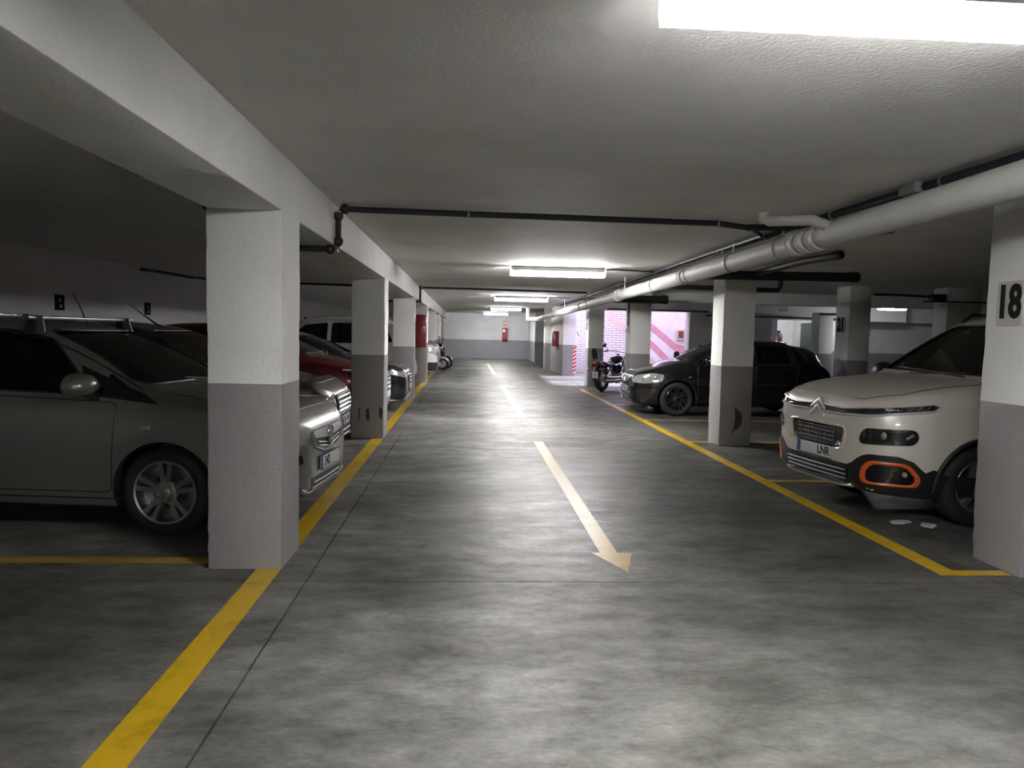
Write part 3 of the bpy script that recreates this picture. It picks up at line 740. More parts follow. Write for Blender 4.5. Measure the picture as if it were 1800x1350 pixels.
class Shell:
    """lofted car body. s = distance back from the nose. Local X forward, nose at +L/2."""
    def __init__(S, sp):
        S.sp = sp; S.L = sp['L']; S.x0 = sp['L']/2
        S.zt = pchip(sp['zt']); S.zb = pchip(sp['zb']); S.hw = pchip(sp['hw']); S.zs = pchip(sp['zs']); S.hr = pchip(sp['hr']); S.dr = pchip(sp['dr'])
        S.sh = sp.get('sh', .05)
    def sec(S, s, ins=0.0, floor=None, per=4):
        zt, zb, hw, zs, hr, dr = S.zt(s) - ins, S.zb(s), S.hw(s) - ins, S.zs(s), S.hr(s) - ins, S.dr(s)
        if floor is not None: zb = floor
        zs = min(zs, zt - .012); zr = max(zt - dr, zs + .004); hr = min(hr, hw - .02); H = zs - zb
        P = [(0, zb), (hw*.5, zb), (hw - .13, zb + .004), (hw - .045, zb + .05*min(1, H/.3)), (hw - .006, zb + .38*H), (hw, zb + .62*H), (hw - .012, zb + .84*H), (hw - S.sh, zs)]
        a = np.array(P[-1]); b = np.array((hr, zr)); mid = (a + b)/2; mid[0] += .018*min(1, max(0, (zr - zs)/.3)); mid[1] += .0
        P += [tuple(mid), (hr, zr), (hr*.86, zt - dr*.36), (hr*.5, zt - dr*.08), (0, zt)]
        return catmull(P, per)
    def mesh(S, stations, ins=0.0, floor=None, per=4):
        rings = []
        for s in stations:
            h = S.sec(s, ins, floor, per); x = S.x0 - s
            ring = [(x, p[0], p[1]) for p in h] + [(x, -p[0], p[1]) for p in reversed(h[1:-1])]
            rings.append(ring)
        n = len(rings[0]); vs = [p for r in rings for p in r]; fs = []
        for i in range(len(rings) - 1):
            for k in range(n):
                k2 = (k+1) % n; fs.append((i*n+k, (i+1)*n+k, (i+1)*n+k2, i*n+k2))
        m = n//2
        # close the ends with quads between mirrored points
        for base, flip in ((0, False), ((len(rings)-1)*n, True)):
            for k in range(m):
                q = (base + k, base + k + 1, base + (n - k - 1) % n, base + (n - k) % n)
                q = tuple(dict.fromkeys(q))
                if len(q) >= 3: fs.append(q if not flip else tuple(reversed(q)))
        return vs, fs
    def bvh(S):
        L = S.L
        st = sorted(set([round(x, 4) for x in [0, .008, .02, .035, .05, .075, .1, .13, .17, .21, .26, .32, .4, .48] + list(np.arange(.56, L - .5, .08)) + [L - .5, L - .42, L - .34, L - .27, L - .2, L - .15, L - .1, L - .06, L - .03, L - .01, L]]))
        S.st = st; S.v, S.f = S.mesh(st)
        S.tree = BVHTree.FromPolygons([Vector(v) for v in S.v], S.f)
        return S
    def ray(S, mode, a, b):
        sp = S.sp
        if mode == 'front': o, d = Vector((9, a, b)), Vector((-1, 0, 0))
        elif mode == 'rear': o, d = Vector((-9, a, b)), Vector((1, 0, 0))
        elif mode == 'left': o, d = Vector((S.x0 - a, 5, b)), Vector((0, -1, 0))
        elif mode == 'right': o, d = Vector((S.x0 - a, -5, b)), Vector((0, 1, 0))
        elif mode == 'top': o, d = Vector((S.x0 - a, b, 6)), Vector((0, 0, -1))
        else:  # 'rad': angle (deg, + = left) about a vertical axis at s = radc
            c = sp.get('radc', 1.0); t = R(a); e = Vector((math.cos(t), math.sin(t), 0))
            o = Vector((S.x0 - c, 0, b)) + e*5; d = -e
        h = S.tree.ray_cast(o, d)
        if h[0] is None:
            if mode == 'rad': return o + d*(5 - .6), -d, d
            q = S.tree.find_nearest(o + d*((o.x + 9)/2 if False else 5)); return q[0], q[1], d
        return h[0], h[1], d

def dens2(poly, mode, closed=True, step=.05):
    if mode == 'rad': # degrees vs metres
        P = [(p[0]/60., p[1]) for p in poly]; return [(p[0]*60., p[1]) for p in densify(P, step, closed)]
    return densify(poly, step, closed)

def patch(S, name, m, mode, poly, off=.004, back=.02, rings=4, parent=None, fil=0.0, smooth=40, step=.05, skirt=True):
    """panel that follows the body: polygon in projection space, star shaped about its centroid"""
    if fil > 0:
        if mode == 'rad': poly = [(p[0]*60, p[1]) for p in fillet([(p[0]/60., p[1]) for p in poly], fil)]
        else: poly = fillet(poly, fil)
    P = dens2(poly, mode, True, step); n = len(P)
    cx = sum(p[0] for p in P)/n; cy = sum(p[1] for p in P)/n
    vs = []; fs = []
    def pt(a, b, o):
        h, nn, d = S.ray(mode, a, b); dirn = (nn if nn.dot(d) < 0 else -nn)
        return h + dirn*o
    if skirt:
        for a, b in P: vs.append(pt(a, b, off - back))
    for k in range(rings):
        t = 1 - k/rings
        for a, b in P: vs.append(pt(cx + (a-cx)*t, cy + (b-cy)*t, off))
    vs.append(pt(cx, cy, off)); R_ = rings + (1 if skirt else 0)
    for k in range(R_ - 1):
        for i in range(n):
            j = (i+1) % n; fs.append((k*n+i, k*n+j, (k+1)*n+j, (k+1)*n+i))
    o = (R_ - 1)*n
    for i in range(n): fs.append((o+i, o+(i+1) % n, len(vs) - 1))
    return MB().add(vs, fs).build(name, m, parent, smooth=smooth)

def band(S, name, m, mode, lo, up, off=.006, back=.03, rows=5, parent=None, n=60):
    """strip on the body between a lower and an upper curve (both run the same way)"""
    def samp(c, t):
        a = [q[0] for q in c]; x = a[0] + (a[-1] - a[0])*t
        return (x, float(np.interp(x, a, [q[1] for q in c])))
    vs = []; fs = []
    def pt(p, o):
        h, nn, d = S.ray(mode, *p); dirn = (nn if nn.dot(d) < 0 else -nn); return h + dirn*o
    for i in range(n + 1):
        t = i/n; a = samp(lo, t); b = samp(up, t); a = (b[0]*.5 + a[0]*.5, a[1]); b = (a[0], b[1])
        vs.append(pt(a, off - back))
        for k in range(rows + 1): vs.append(pt((a[0], a[1] + (b[1] - a[1])*k/rows), off))
        vs.append(pt(b, off - back))
    q = rows + 3
    for i in range(n):
        for k in range(q - 1): fs.append((i*q + k, (i+1)*q + k, (i+1)*q + k + 1, i*q + k + 1))
    return MB().add(vs, fs).build(name, m, parent)

def ringpatch(S, name, m, mode, outer, inner, off=.01, back=.03, parent=None, step=.03):
    vs = []; fs = []; n = len(outer)
    def pt(p, o):
        h, nn, d = S.ray(mode, *p); dirn = (nn if nn.dot(d) < 0 else -nn); return h + dirn*o
    for t, o in ((0, off - back), (0, off), (.5, off + .006), (1, off), (1, off - back)):
        for a, b in zip(outer, inner): vs.append(pt((a[0] + (b[0]-a[0])*t, a[1] + (b[1]-a[1])*t), o))
    for k in range(4):
        for i in range(n):
            j = (i+1) % n; fs.append((k*n+i, k*n+j, (k+1)*n+j, (k+1)*n+i))
    return MB().add(vs, fs).build(name, m, parent)

def seam(S, name, m, mode, pts, r=.004, parent=None, closed=False, off=0.0, step=.06, n=6):
    P = dens2(pts, mode, closed, step)
    if closed: P.append(P[0])
    Q = []
    for a, b in P:
        h, nn, d = S.ray(mode, a, b); Q.append(h + (nn if nn.dot(d) < 0 else -nn)*off)
    return MB().tube(Q, r, n).build(name, m, parent)

def boolean(target, cutters):
    for c in cutters:
        md = target.modifiers.new('cut', 'BOOLEAN'); md.operation = 'DIFFERENCE'; md.solver = 'MANIFOLD'; md.object = c
    bpy.context.view_layer.update()
    dg = bpy.context.evaluated_depsgraph_get()
    me = bpy.data.meshes.new_from_object(target.evaluated_get(dg))
    target.modifiers.clear(); old = target.data; target.data = me
    for c in cutters: d = c.data; bpy.data.objects.remove(c); bpy.data.meshes.remove(d)
    return target

def tmp(mb, mats):
    me = bpy.data.meshes.new('cutter'); me.from_pydata(mb.v, [], mb.f)
    bm = bmesh.new(); bm.from_mesh(me); bmesh.ops.recalc_face_normals(bm, faces=bm.faces); bm.to_mesh(me); bm.free()
    for m in mats: me.materials.append(m)
    me.polygons.foreach_set('material_index', [1]*len(me.polygons))
    o = bpy.data.objects.new('cutter', me); COL.objects.link(o); return o

def make_wheel(r, w, style, rimm, parent, loc, left, rim_r):
    """wheel about local Y; outer face towards +Y when left"""
    h = w/2
    t = MB().lathe([(rim_r, -h*.8), (rim_r + .02, -h*.95), (r - .045, -h), (r - .015, -h*.86), (r, -h*.6), (r, h*.6), (r - .015, h*.86), (r - .045, h), (rim_r + .02, h*.95), (rim_r, h*.8), (rim_r - .01, h*.3), (rim_r - .01, -h*.3), (rim_r, -h*.8)], 44, 'Y').build('wheel', M_rubber, parent, smooth=40)
    t.location = loc
    sg = 1 if left else -1
    rb = MB().lathe([(rim_r, sg*h*.86), (rim_r + .008, sg*h*.80), (rim_r, sg*h*.72), (rim_r - .014, sg*h*.80), (rim_r, sg*h*.86)], 44, 'Y')
    rb.lathe([(rim_r - .015, sg*h*.76), (rim_r - .03, sg*h*.1), (rim_r - .03, -sg*h*.2), (.05, -sg*h*.25), (0, -sg*h*.25)], 44, 'Y')
    face = sg*h*.62
    ns, pairs = {'double5': (5, True), 'five': (5, False), 'ten': (10, False), 'twin7': (7, True)}[style]
    for k in range(ns):
        a0 = 2*math.pi*k/ns + math.pi/2
        for da in ((-.16, .16) if pairs else (0,)):
            wd0, wd1 = ((.026, .026) if pairs else (.05, .036)) if ns < 8 else (.022, .02)
            ri, ro = .05, rim_r - .006
            ai = a0 + da*1.9*(.6 if pairs else 1); ao = a0 + da*(1.15)
            p0 = Vector((math.cos(ai)*ri, 0, math.sin(ai)*ri)); p1 = Vector((math.cos(ao)*ro, 0, math.sin(ao)*ro))
            d = (p1 - p0).normalized(); nrm = Vector((-d.z, 0, d.x)); y0, y1 = face - sg*.03, face + sg*.004; y1o = face + sg*.018
            vs = []
            for p, wd, yo in ((p0, wd0, y1), (p1, wd1, y1o)):
                vs += [(p.x - nrm.x*wd, y0, p.z - nrm.z*wd), (p.x + nrm.x*wd, y0, p.z + nrm.z*wd), (p.x + nrm.x*wd*.7, yo, p.z + nrm.z*wd*.7), (p.x - nrm.x*wd*.7, yo, p.z - nrm.z*wd*.7)]
            rb.add(vs, [(0,1,2,3), (7,6,5,4), (0,4,5,1), (1,5,6,2), (2,6,7,3), (3,7,4,0)])
    rb.lathe([(.085, face - sg*.03), (.085, face), (.06, face + sg*.012), (0, face + sg*.012)], 24, 'Y')
    rb.build('rim', rimm, t, smooth=30)
    hub = MB().lathe([(.034, face + sg*.008), (.034, face + sg*.018), (.028, face + sg*.022), (0, face + sg*.022)], 20, 'Y')
    hub.build('hub_cap', M_steel if rimm is not M_blackalu else M_blackalu, t)
    bolts = MB()
    for k in range(5):
        a = 2*math.pi*(k + .5)/5 + math.pi/2
        bolts.ball((math.cos(a)*.058, face + sg*.008, math.sin(a)*.058), .009, 8, 5)
    bolts.build('wheel_bolts', M_steel if rimm is not M_blackalu else M_blackpl, t)
    disc = MB().lathe([(.03, -sg*h*.1), (.13, -sg*h*.1), (.13, -sg*h*.02), (.03, -sg*h*.02)], 28, 'Y').build('brake_disc', mat('brake_disc_iron', (.08, .075, .07), .5, .8), t)
    return t

def make_car(name, sp, loc, rz, label, group=None):
    """builds body, glass, wheels, doors, mirrors and seats; returns (root, Shell)"""
    S = Shell(sp).bvh(); L = S.L; x0 = S.x0
    root = empty(name, (0, 0, 0), 0, label, 'car', group)
    pm = sp['paint']
    me = bpy.data.meshes.new('body'); me.from_pydata(S.v, [], S.f)
    bm = bmesh.new(); bm.from_mesh(me); bmesh.ops.recalc_face_normals(bm, faces=bm.faces); bm.to_mesh(me); bm.free()
    me.materials.append(pm); me.materials.append(M_int)
    body = bpy.data.objects.new('body', me); COL.objects.link(body)
    cut = []
    r = sp['r']; zc_ = r - .005
    well = MB()
    for sw_ in (sp['sf'], sp['sr']):
        for sg in (1, -1):
            q = [(x0 - sw_ + (r + .056)*math.cos(a), max(zc_ + (r + .056)*math.sin(a), -.2)) for a in np.linspace(0, 2*math.pi, 41)[:-1]]
            well.prism(q, 'Y', sg*.50, sg*1.3)
    cut.append(tmp(well, (pm, M_int)))
    c0, c1 = sp['cav']
    cv, cf = S.mesh(list(np.linspace(c0, c1, 26)), .055, .38, 2)
    cut.append(tmp(MB().add(cv, cf), (pm, M_int)))
    for poly, fil in sp['side_win']:
        cut.append(tmp(MB().prism([(x0 - a, b) for a, b in fillet(poly, fil)], 'Y', -1.4, 1.4), (pm, M_int)))
    wp, wf = sp['windscreen']
    cut.append(tmp(MB().prism(fillet(wp, wf), 'X', x0 - sp['ws_end'], x0 + .4), (pm, M_int)))
    if sp.get('rear_win'):
        cut.append(tmp(MB().prism(fillet(sp['rear_win'], .05), 'X', -x0 - .4, -x0 + sp.get('rw_end', .8)), (pm, M_int)))
    boolean(body, cut)
    body.parent = root
    me = body.data
    me.polygons.foreach_set('use_smooth', [True]*len(me.polygons)); me.set_sharp_from_angle(angle=R(38))
    me.polygons.foreach_set('material_index', [1 if (q.normal.z < -.55 and q.center.z < .5) else q.material_index for q in me.polygons])
    gw, gs = sp.get('glass_ws', G_clear), sp.get('glass_side', G_tint)
    def grow(poly, k=.012):
        n = len(poly); cx = sum(p[0] for p in poly)/n; cy = sum(p[1] for p in poly)/n
        return [(p[0] + (k if p[0] > cx else -k), p[1] + (k if p[1] > cy else -k)) for p in poly]
    patch(S, 'windscreen', gw, 'front', grow(fillet(wp, wf)), -.012, .0, 5, root, skirt=False)
    seam(S, 'windscreen_seal', M_blackpl, 'front', fillet(wp, wf), .008, root, True, -.002)
    if sp.get('rear_win'):
        patch(S, 'rear_window', gs, 'rear', grow(fillet(sp['rear_win'], .05)), -.012, .0, 4, root, skirt=False)
    for poly, fil in sp['side_win']:
        for sd in ('left', 'right'):
            w_ = patch(S, 'side_window', gs, sd, grow(fillet(poly, fil)), -.014, .0, 4, root, skirt=False)
            seam(S, 'window_seal', M_blackpl, sd, fillet(poly, fil), .008, w_, True, -.003)
    for poly in sp.get('pillar_black', ()):
        for sd in ('left', 'right'): patch(S, 'black_pillar_trim', M_gloss, sd, poly, .002, .01, 3, root)
    if sp.get('doors'):
        for poly, hp in sp['doors']:
            for sd in ('left', 'right'):
                d = patch(S, 'door', pm, sd, fillet(poly, .05), .0035, .012, 6, root, step=.06)
                seam(S, 'door_gap', M_blackpl, sd, fillet(poly, .05), .0045, d, True, .001)
                h, nn, dd = S.ray(sd, hp[0], hp[1]); sg = 1 if sd == 'left' else -1
                MB().tube([(h.x + .10, h.y - sg*.005, h.z), (h.x + .07, h.y + sg*.035, h.z + .003), (h.x - .07, h.y + sg*.035, h.z + .006), (h.x - .10, h.y - sg*.005, h.z + .006)], [.012, .015, .015, .012], 8).build('door_handle', sp.get('handle', pm), d)
    if sp.get('hood'):
        hd = patch(S, 'hood', pm, 'top', fillet(sp['hood'], .06), .0035, .012, 7, root, step=.06)
        seam(S, 'hood_gap', M_blackpl, 'top', fillet(sp['hood'], .06), .004, hd, True, .0005)
    tw = sp['track']
    for sw_ in (sp['sf'], sp['sr']):
        for sg in (1, -1):
            make_wheel(r, sp.get('tw', .195), sp['rim'], sp['rimm'], root, (x0 - sw_, sg*tw, r), sg > 0, sp['rim_r'])
    # door mirrors
    if sp.get('mirror'):
        ms, mz = sp['mirror']
        for sd, sg in (('left', 1), ('right', -1)):
            h, nn, dd = S.ray(sd, ms, mz - .02)
            c = Vector((h.x - .02, h.y + sg*.13, mz + .06)); msz = sp.get('mirror_size', (.085, .145, .09))
            prof = []
            for t, k in ((-1, .25), (-.85, .62), (-.5, .9), (0, 1.0), (.45, 1.0), (.62, .96)):
                prof.append([(c.x - t*msz[0]*1.1, c.y + msz[1]*k*math.cos(a)*(1 if True else 1), c.z + msz[2]*k*math.sin(a)*(1 if math.sin(a) > 0 else .75)) for a in np.linspace(0, 2*math.pi, 21)[:-1]])
            mm = MB().sections(prof).build('door_mirror', sp.get('mirror_m', pm), root, smooth=50)
            q = [(c.x - .66*msz[0]*1.1, c.y + msz[1]*.85*math.cos(a), c.z + msz[2]*.85*math.sin(a)*(1 if math.sin(a) > 0 else .75)) for a in np.linspace(0, 2*math.pi, 21)[:-1]]
            MB().sections([q, [(p[0] - .006, p[1], p[2]) for p in q]]).build('mirror_glass', M_mirror, mm)
            MB().tube([(h.x + .01, h.y - sg*.02, mz - .03), (h.x, h.y + sg*.06, mz - .01), (c.x, c.y, c.z - .03)], [.035, .028, .03], 8).build('mirror_arm', M_blackpl, mm)
    # interior
    ic = sp.get('seats')
    if ic:
        sx, sz = ic
        for sg in (1, -1):
            b = MB(); X = x0 - sx
            b.sections([[(X + .25 - t*.5, sg*.37 + .25*math.cos(a)*k, .42 + .10*math.sin(a)*k + .02) for a in np.linspace(0, 2*math.pi, 17)[:-1]] for t, k in ((0, .7), (.08, 1), (.9, 1), (1, .8))])
            st_ = b.build('seat', M_seat, root, smooth=60)
            rings = []
            for t, k, dz in ((0, .9, 0), (.2, 1, .14), (.6, .98, .42), (.9, .8, .60), (1, .4, .64)):
                rings.append([(X - .27 - t*.16 + .06*math.cos(a)*max(k, .6), sg*.37 + .25*k*math.sin(a), .42 + dz) for a in np.linspace(0, 2*math.pi, 17)[:-1]])
            MB().sections(rings).build('seat_back', M_seat, st_, smooth=60)
            MB().ball((X - .45, sg*.37, sz), (.05, .14, .10)).build('headrest', M_seat, st_)
        MB().prism(fillet([(x0 - sp['cav'][0] + .0, .60), (x0 - sp['cav'][0] - .02, sp['dash']), (x0 - sp['cav'][0] - .50, sp['dash'] + .02), (x0 - sp['cav'][0] - .62, .72)], .05), 'Y', -S.hw(sp['cav'][0]) + .14, S.hw(sp['cav'][0]) - .14).build('dashboard', M_int, root, smooth=40)
        cx_ = x0 - sp['cav'][0] - .68
        MB().tube([(cx_ + .05*math.sin(a), .37 + .18*math.cos(a), sp['dash'] - .05 + .17*math.sin(a)) for a in np.linspace(0, 2*math.pi, 25)], .014, 8).build('steering_wheel', M_blackpl, root)
        rs = x0 - sp['sr'] + .25
        if not sp.get('no_rear'):
            MB().sections([[(rs + .06*math.cos(a) - t*.12, (S.hw(sp['sr']) - .22)*k*math.sin(a)/1.0, .45 + t*.55) for a in np.linspace(0, 2*math.pi, 25)[:-1]] for t, k in ((0, 1), (.5, 1), (.95, .96), (1, .9))]).build('rear_seat', M_seat, root, smooth=60)
    # underbody floor between the wheels, so that the car is closed below
    root.location = (loc[0], loc[1], 0); root.rotation_euler = (0, 0, rz)
    c, s_ = math.cos(rz), math.sin(rz)
    root.location = (loc[0] - c*L/2, loc[1] - s_*L/2, 0)       # loc is the nose on the floor
    return root, S

def plate(root, x, z, text, toff=.022, w=.52, h=.11, scratch=None):
    b = MB().box(x, -w/2, z - h/2, x + .008, w/2, z + h/2).build('number_plate', M_plate, root, bevel=.003)
    MB().box(x + .007, -w/2 + .003, z - h/2 + .004, x + .0095, -w/2 + .045, z + h/2 - .004).build('blue_strip', M_blue, b)
    if text: text_mesh('plate_text', text, .105, M_ink, b, .0008, (x + .009, toff, z), (math.pi/2, 0, math.pi/2), .92, .0015)
    MB().tube([(x + .008, -w/2, z - h/2), (x + .008, w/2, z - h/2), (x + .008, w/2, z + h/2), (x + .008, -w/2, z + h/2), (x + .008, -w/2, z - h/2)], .0025, 5).build('plate_edge', M_ink, b)
    return b
# ------------------------------------------------------------------ the beige van-like car at the right
BER = dict(L=4.40, r=.325, sf=.90, sr=3.685, track=.80, rim='five', rimm=M_alu, rim_r=.205, tw=.20, paint=P_sand, radc=1.0, sh=.045,
  zt=[(0,.86),(.01,.905),(.03,.95),(.06,.985),(.1,1.012),(.18,1.045),(.3,1.078),(.5,1.118),(.75,1.155),(1.0,1.18),(1.12,1.20),(1.3,1.31),(1.6,1.505),(1.9,1.675),(2.05,1.735),(2.3,1.785),(2.8,1.815),(3.5,1.81),(4.0,1.785),(4.2,1.75),(4.3,1.6),(4.36,1.2),(4.40,.8)],
  zb=[(0,.42),(.02,.33),(.06,.27),(.15,.235),(.5,.215),(1,.21),(3.5,.21),(4.0,.25),(4.3,.33),(4.4,.45)],
  hw=[(0,.46),(.02,.585),(.05,.665),(.1,.735),(.17,.79),(.27,.838),(.4,.875),(.6,.905),(.85,.921),(1.4,.924),(3.4,.922),(4.0,.905),(4.25,.88),(4.36,.82),(4.4,.72)],
  zs=[(0,.83),(.05,.925),(.1,.945),(.2,.965),(.5,1.0),(.9,1.03),(1.3,1.06),(2,1.08),(3.2,1.10),(4.2,1.10),(4.36,.95),(4.4,.75)],
  hr=[(0,.36),(.05,.52),(.1,.60),(.2,.68),(.5,.77),(1.0,.78),(1.3,.745),(1.9,.685),(2.4,.68),(3.5,.675),(4.2,.655),(4.4,.55)],
  dr=[(0,.01),(.1,.02),(.5,.035),(1.0,.045),(1.3,.05),(1.9,.06),(2.4,.06),(4.2,.07),(4.3,.1),(4.4,.04)],
  cav=(1.08, 4.22), dash=1.13, seats=(2.05, 1.40),
  windscreen=([(-.70,1.215),(.70,1.215),(.735,1.235),(.60,1.67),(-.60,1.67),(-.735,1.235)], .05), ws_end=2.1,
  rear_win=[(-.62,1.08),(.62,1.08),(.56,1.62),(-.56,1.62)],
  side_win=[([(1.52,1.12),(2.62,1.12),(2.62,1.68),(2.18,1.68),(1.95,1.58)], .05), ([(2.74,1.12),(3.42,1.12),(3.42,1.67),(2.74,1.68)], .05), ([(1.18,1.105),(1.44,1.115),(1.44,1.305)], .02), ([(3.55,1.13),(4.12,1.14),(4.05,1.60),(3.55,1.66)], .06)],
  doors=[([(1.42,.34),(2.66,.34),(2.66,1.07),(1.38,1.07)], (2.48,.98)), ([(2.70,.34),(3.30,.34),(3.50,.80),(3.50,1.07),(2.70,1.07)], (2.86,.98))],
  hood=[(.10,-.50),(.10,.50),(.30,.70),(1.05,.74),(1.05,-.74),(.30,-.70)],
  mirror=(1.38, 1.10), mirror_m=M_blackpl, mirror_size=(.085,.12,.12), glass_ws=G_clear, glass_side=G_clear)
r, S = make_car('parked_car', BER, (3.17, 6.68), R(188), 'sand beige high car with orange lamp surround and black lower bumper')
def bumper_elems_ber():
    # black lower bumper wrapping round the front
    lo = [(-80,.225),(-70,.225),(-60,.235),(-45,.25),(-25,.262),(0,.27),(25,.262),(45,.25),(60,.235),(70,.225),(80,.225)]
    up = [(-82,.40),(-66,.42),(-57,.435),(-52,.53),(-46,.572),(-34,.572),(-29,.51),(-26,.455),(0,.445),(26,.455),(29,.51),(34,.572),(46,.572),(52,.53),(57,.435),(66,.42),(82,.40)]
    band(S, 'lower_bumper', M_blackpl, 'rad', lo, up, .006, .03, 8, r)
    gb = patch(S, 'lower_grille', M_gloss, 'rad', [(-25,.28),(25,.28),(25.5,.43),(0,.42),(-25.5,.43)], .008, .02, 3, r)
    for k in range(4):
        z = .292 + k*.036
        seam(S, 'grille_bar', M_blackpl, 'rad', [(-24,z),(0,z - .004),(24,z)], .011, gb, False, .010)
    seam(S, 'skid_plate', M_steel, 'rad', [(-27,.285),(-20,.268),(0,.262),(20,.268),(27,.285)], .019, r, False, .010)
    # upper grille behind the plate
    g = patch(S, 'upper_grille', M_gloss, 'rad', [(-19,.575),(19,.575),(21.5,.755),(-21.5,.755)], .004, .02, 3, r, fil=.05)
    for row in range(4):
        for k in range(9):
            a = -14 + k*3.5; z = .61 + row*.037
            seam(S, 'grille_cell', M_blackpl, 'rad', [(a - 1.3,z - .012),(a + 1.3,z - .012),(a + 1.5,z + .012),(a - 1.5,z + .012)], .004, g, True, .008, step=.03)
    for sg in (1, -1):
        seam(S, 'grille_rim', P_sand, 'rad', [(sg*17,.565),(sg*20.3,.578),(sg*22.3,.655),(sg*22.6,.73),(sg*21,.763),(sg*16,.768)], .009, g, False, .004)
        patch(S, 'grille_insert', M_lens, 'rad', [(sg*15.5,.585),(sg*19.2,.595),(sg*18.4,.64)], .012, .01, 2, g, fil=.01)
    # main lamps, black lozenges
    for sg in (1, -1):
        hl = patch(S, 'headlamp', M_lensd, 'rad', fillet_rad([(sg*31,.65),(sg*51,.665),(sg*53,.725),(sg*51.5,.79),(sg*33,.785),(sg*30.5,.72)], .035), .010, .03, 4, r)
        seam(S, 'lamp_glint', M_lens, 'rad', [(sg*48,.715),(sg*50.5,.75)], .012, hl, False, .010)
        MB().ball(tuple(S.ray('rad', sg*40, .73)[0]), (.02, .035, .035)).build('projector', M_lens, hl)
        # daytime lamp at the end of the chevron band
        dl = patch(S, 'daytime_lamp', M_lensd, 'rad', fillet_rad([(sg*30,.882),(sg*58,.945),(sg*60.5,.968),(sg*58,.988),(sg*30,.932)], .012), .008, .02, 3, r)
        for k in range(5):
            a = 41 + k*3.6; z0 = .915 + k*.0095
            seam(S, 'led_glint', M_chrome, 'rad', [(sg*a,z0),(sg*(a + 1.5),z0 + .03)], .004, dl, False, .010)
        seam(S, 'chrome_strip', M_strip, 'rad', [(sg*4.6,.935),(sg*7,.925),(sg*20,.918),(sg*36,.95),(sg*50,.978),(sg*58,.996),(sg*61,.975),(sg*58.5,.938),(sg*46,.915),(sg*36,.888),(sg*20,.868),(sg*8,.872)], .0095, r, False, .010)
        patch(S, 'strip_band', M_gloss, 'rad', [(sg*3.5,.875),(sg*20,.87),(sg*37,.892),(sg*37,.945),(sg*20,.913),(sg*4,.925)], .005, .01, 3, r)
        # orange framed fog lamp pod
        out = fillet_rad([(sg*31.5,.325),(sg*53,.32),(sg*54.5,.39),(sg*49.5,.515),(sg*35,.525),(sg*31.5,.445)], .05)
        out = dens2(out, 'rad', True, .03)
        cx = sum(p[0] for p in out)/len(out); cz = sum(p[1] for p in out)/len(out)
        inn = [(cx + (p[0]-cx)*.80, cz + (p[1]-cz)*.76) for p in out]
        ringpatch(S, 'orange_surround', M_orange, 'rad', out, inn, .013, .03, r)
        fg = patch(S, 'fog_lamp', M_gloss, 'rad', inn, .010, .02, 3, r)
        MB().ball(tuple(S.ray('rad', sg*48, .425)[0] + Vector((.005, sg*.01, 0))), (.018, .03, .025)).build('fog_bulb', M_lens, fg)
        patch(S, 'arch_trim', M_blackpl, 'left' if sg > 0 else 'right', [(.40,.22),(.55,.22),(.56,.45),(.48,.47),(.42,.44)], .007, .02, 2, r)
    # double chevron badge
    bd = MB()
    for dz in (0, -.058):
        q = [(-.105, .905 + dz), (0, .985 + dz), (.105, .905 + dz), (.105, .872 + dz), (0, .95 + dz), (-.105, .872 + dz)]
        pts = []
        for y, z in q:
            h, nn, d = S.ray('front', y, z); pts.append((h.x, y, z))
        xm = max(p[0] for p in pts)
        bd.add([(p[0]*.4 + xm*.6 + .014, p[1], p[2]) for p in pts] + [(p[0]*.4 + xm*.6 - .02, p[1], p[2]) for p in pts], [(0,1,4,5),(1,2,3,4),(6,11,10,7),(7,10,9,8)] + [(i, 6 + i, 6 + (i+1) % 6, (i+1) % 6) for i in range(6)])
    bd.build('chevron_badge', M_strip, r, bevel=.004)
    plate(r, S.x0 + .012, .52, 'LNR', .14)
    for sd in ('left', 'right'):
        patch(S, 'sill_trim', M_blackpl, sd, [(1.28,.22),(3.32,.22),(3.32,.36),(1.28,.36)], .012, .02, 3, r)
        seam(S, 'arch_lip', M_blackpl, sd, [(.90 + (.395)*math.cos(a), .32 + .395*math.sin(a)) for a in np.linspace(-.1, math.pi + .1, 24)], .02, r, False, .0)
    for sg in (1, -1):
        MB().tube([tuple(S.ray('top', s, sg*.62)[0] + Vector((0, 0, dz))) for s, dz in ((2.0, .0), (2.12, .05), (3.8, .05), (3.95, .0))], .016, 8).build('roof_rail', M_blackpl, r)
    MB().tube([tuple(S.ray('top', 1.10, .45)[0] + Vector((0, 0, .012))), tuple(S.ray('top', 1.16, -.15)[0] + Vector((0, 0, .014))), tuple(S.ray('top', 1.20, -.50)[0] + Vector((0, 0, .014)))], .010, 6).build('wiper', M_blackpl, r)
    MB().tube([tuple(S.ray('top', 1.10, -.2)[0] + Vector((0, 0, .012))), tuple(S.ray('top', 1.16, .4)[0] + Vector((0, 0, .014)))], .010, 6).build('wiper', M_blackpl, r)
def fillet_rad(poly, rad):
    return [(p[0]*60., p[1]) for p in fillet([(p[0]/60., p[1]) for p in poly], rad)]
bumper_elems_ber()

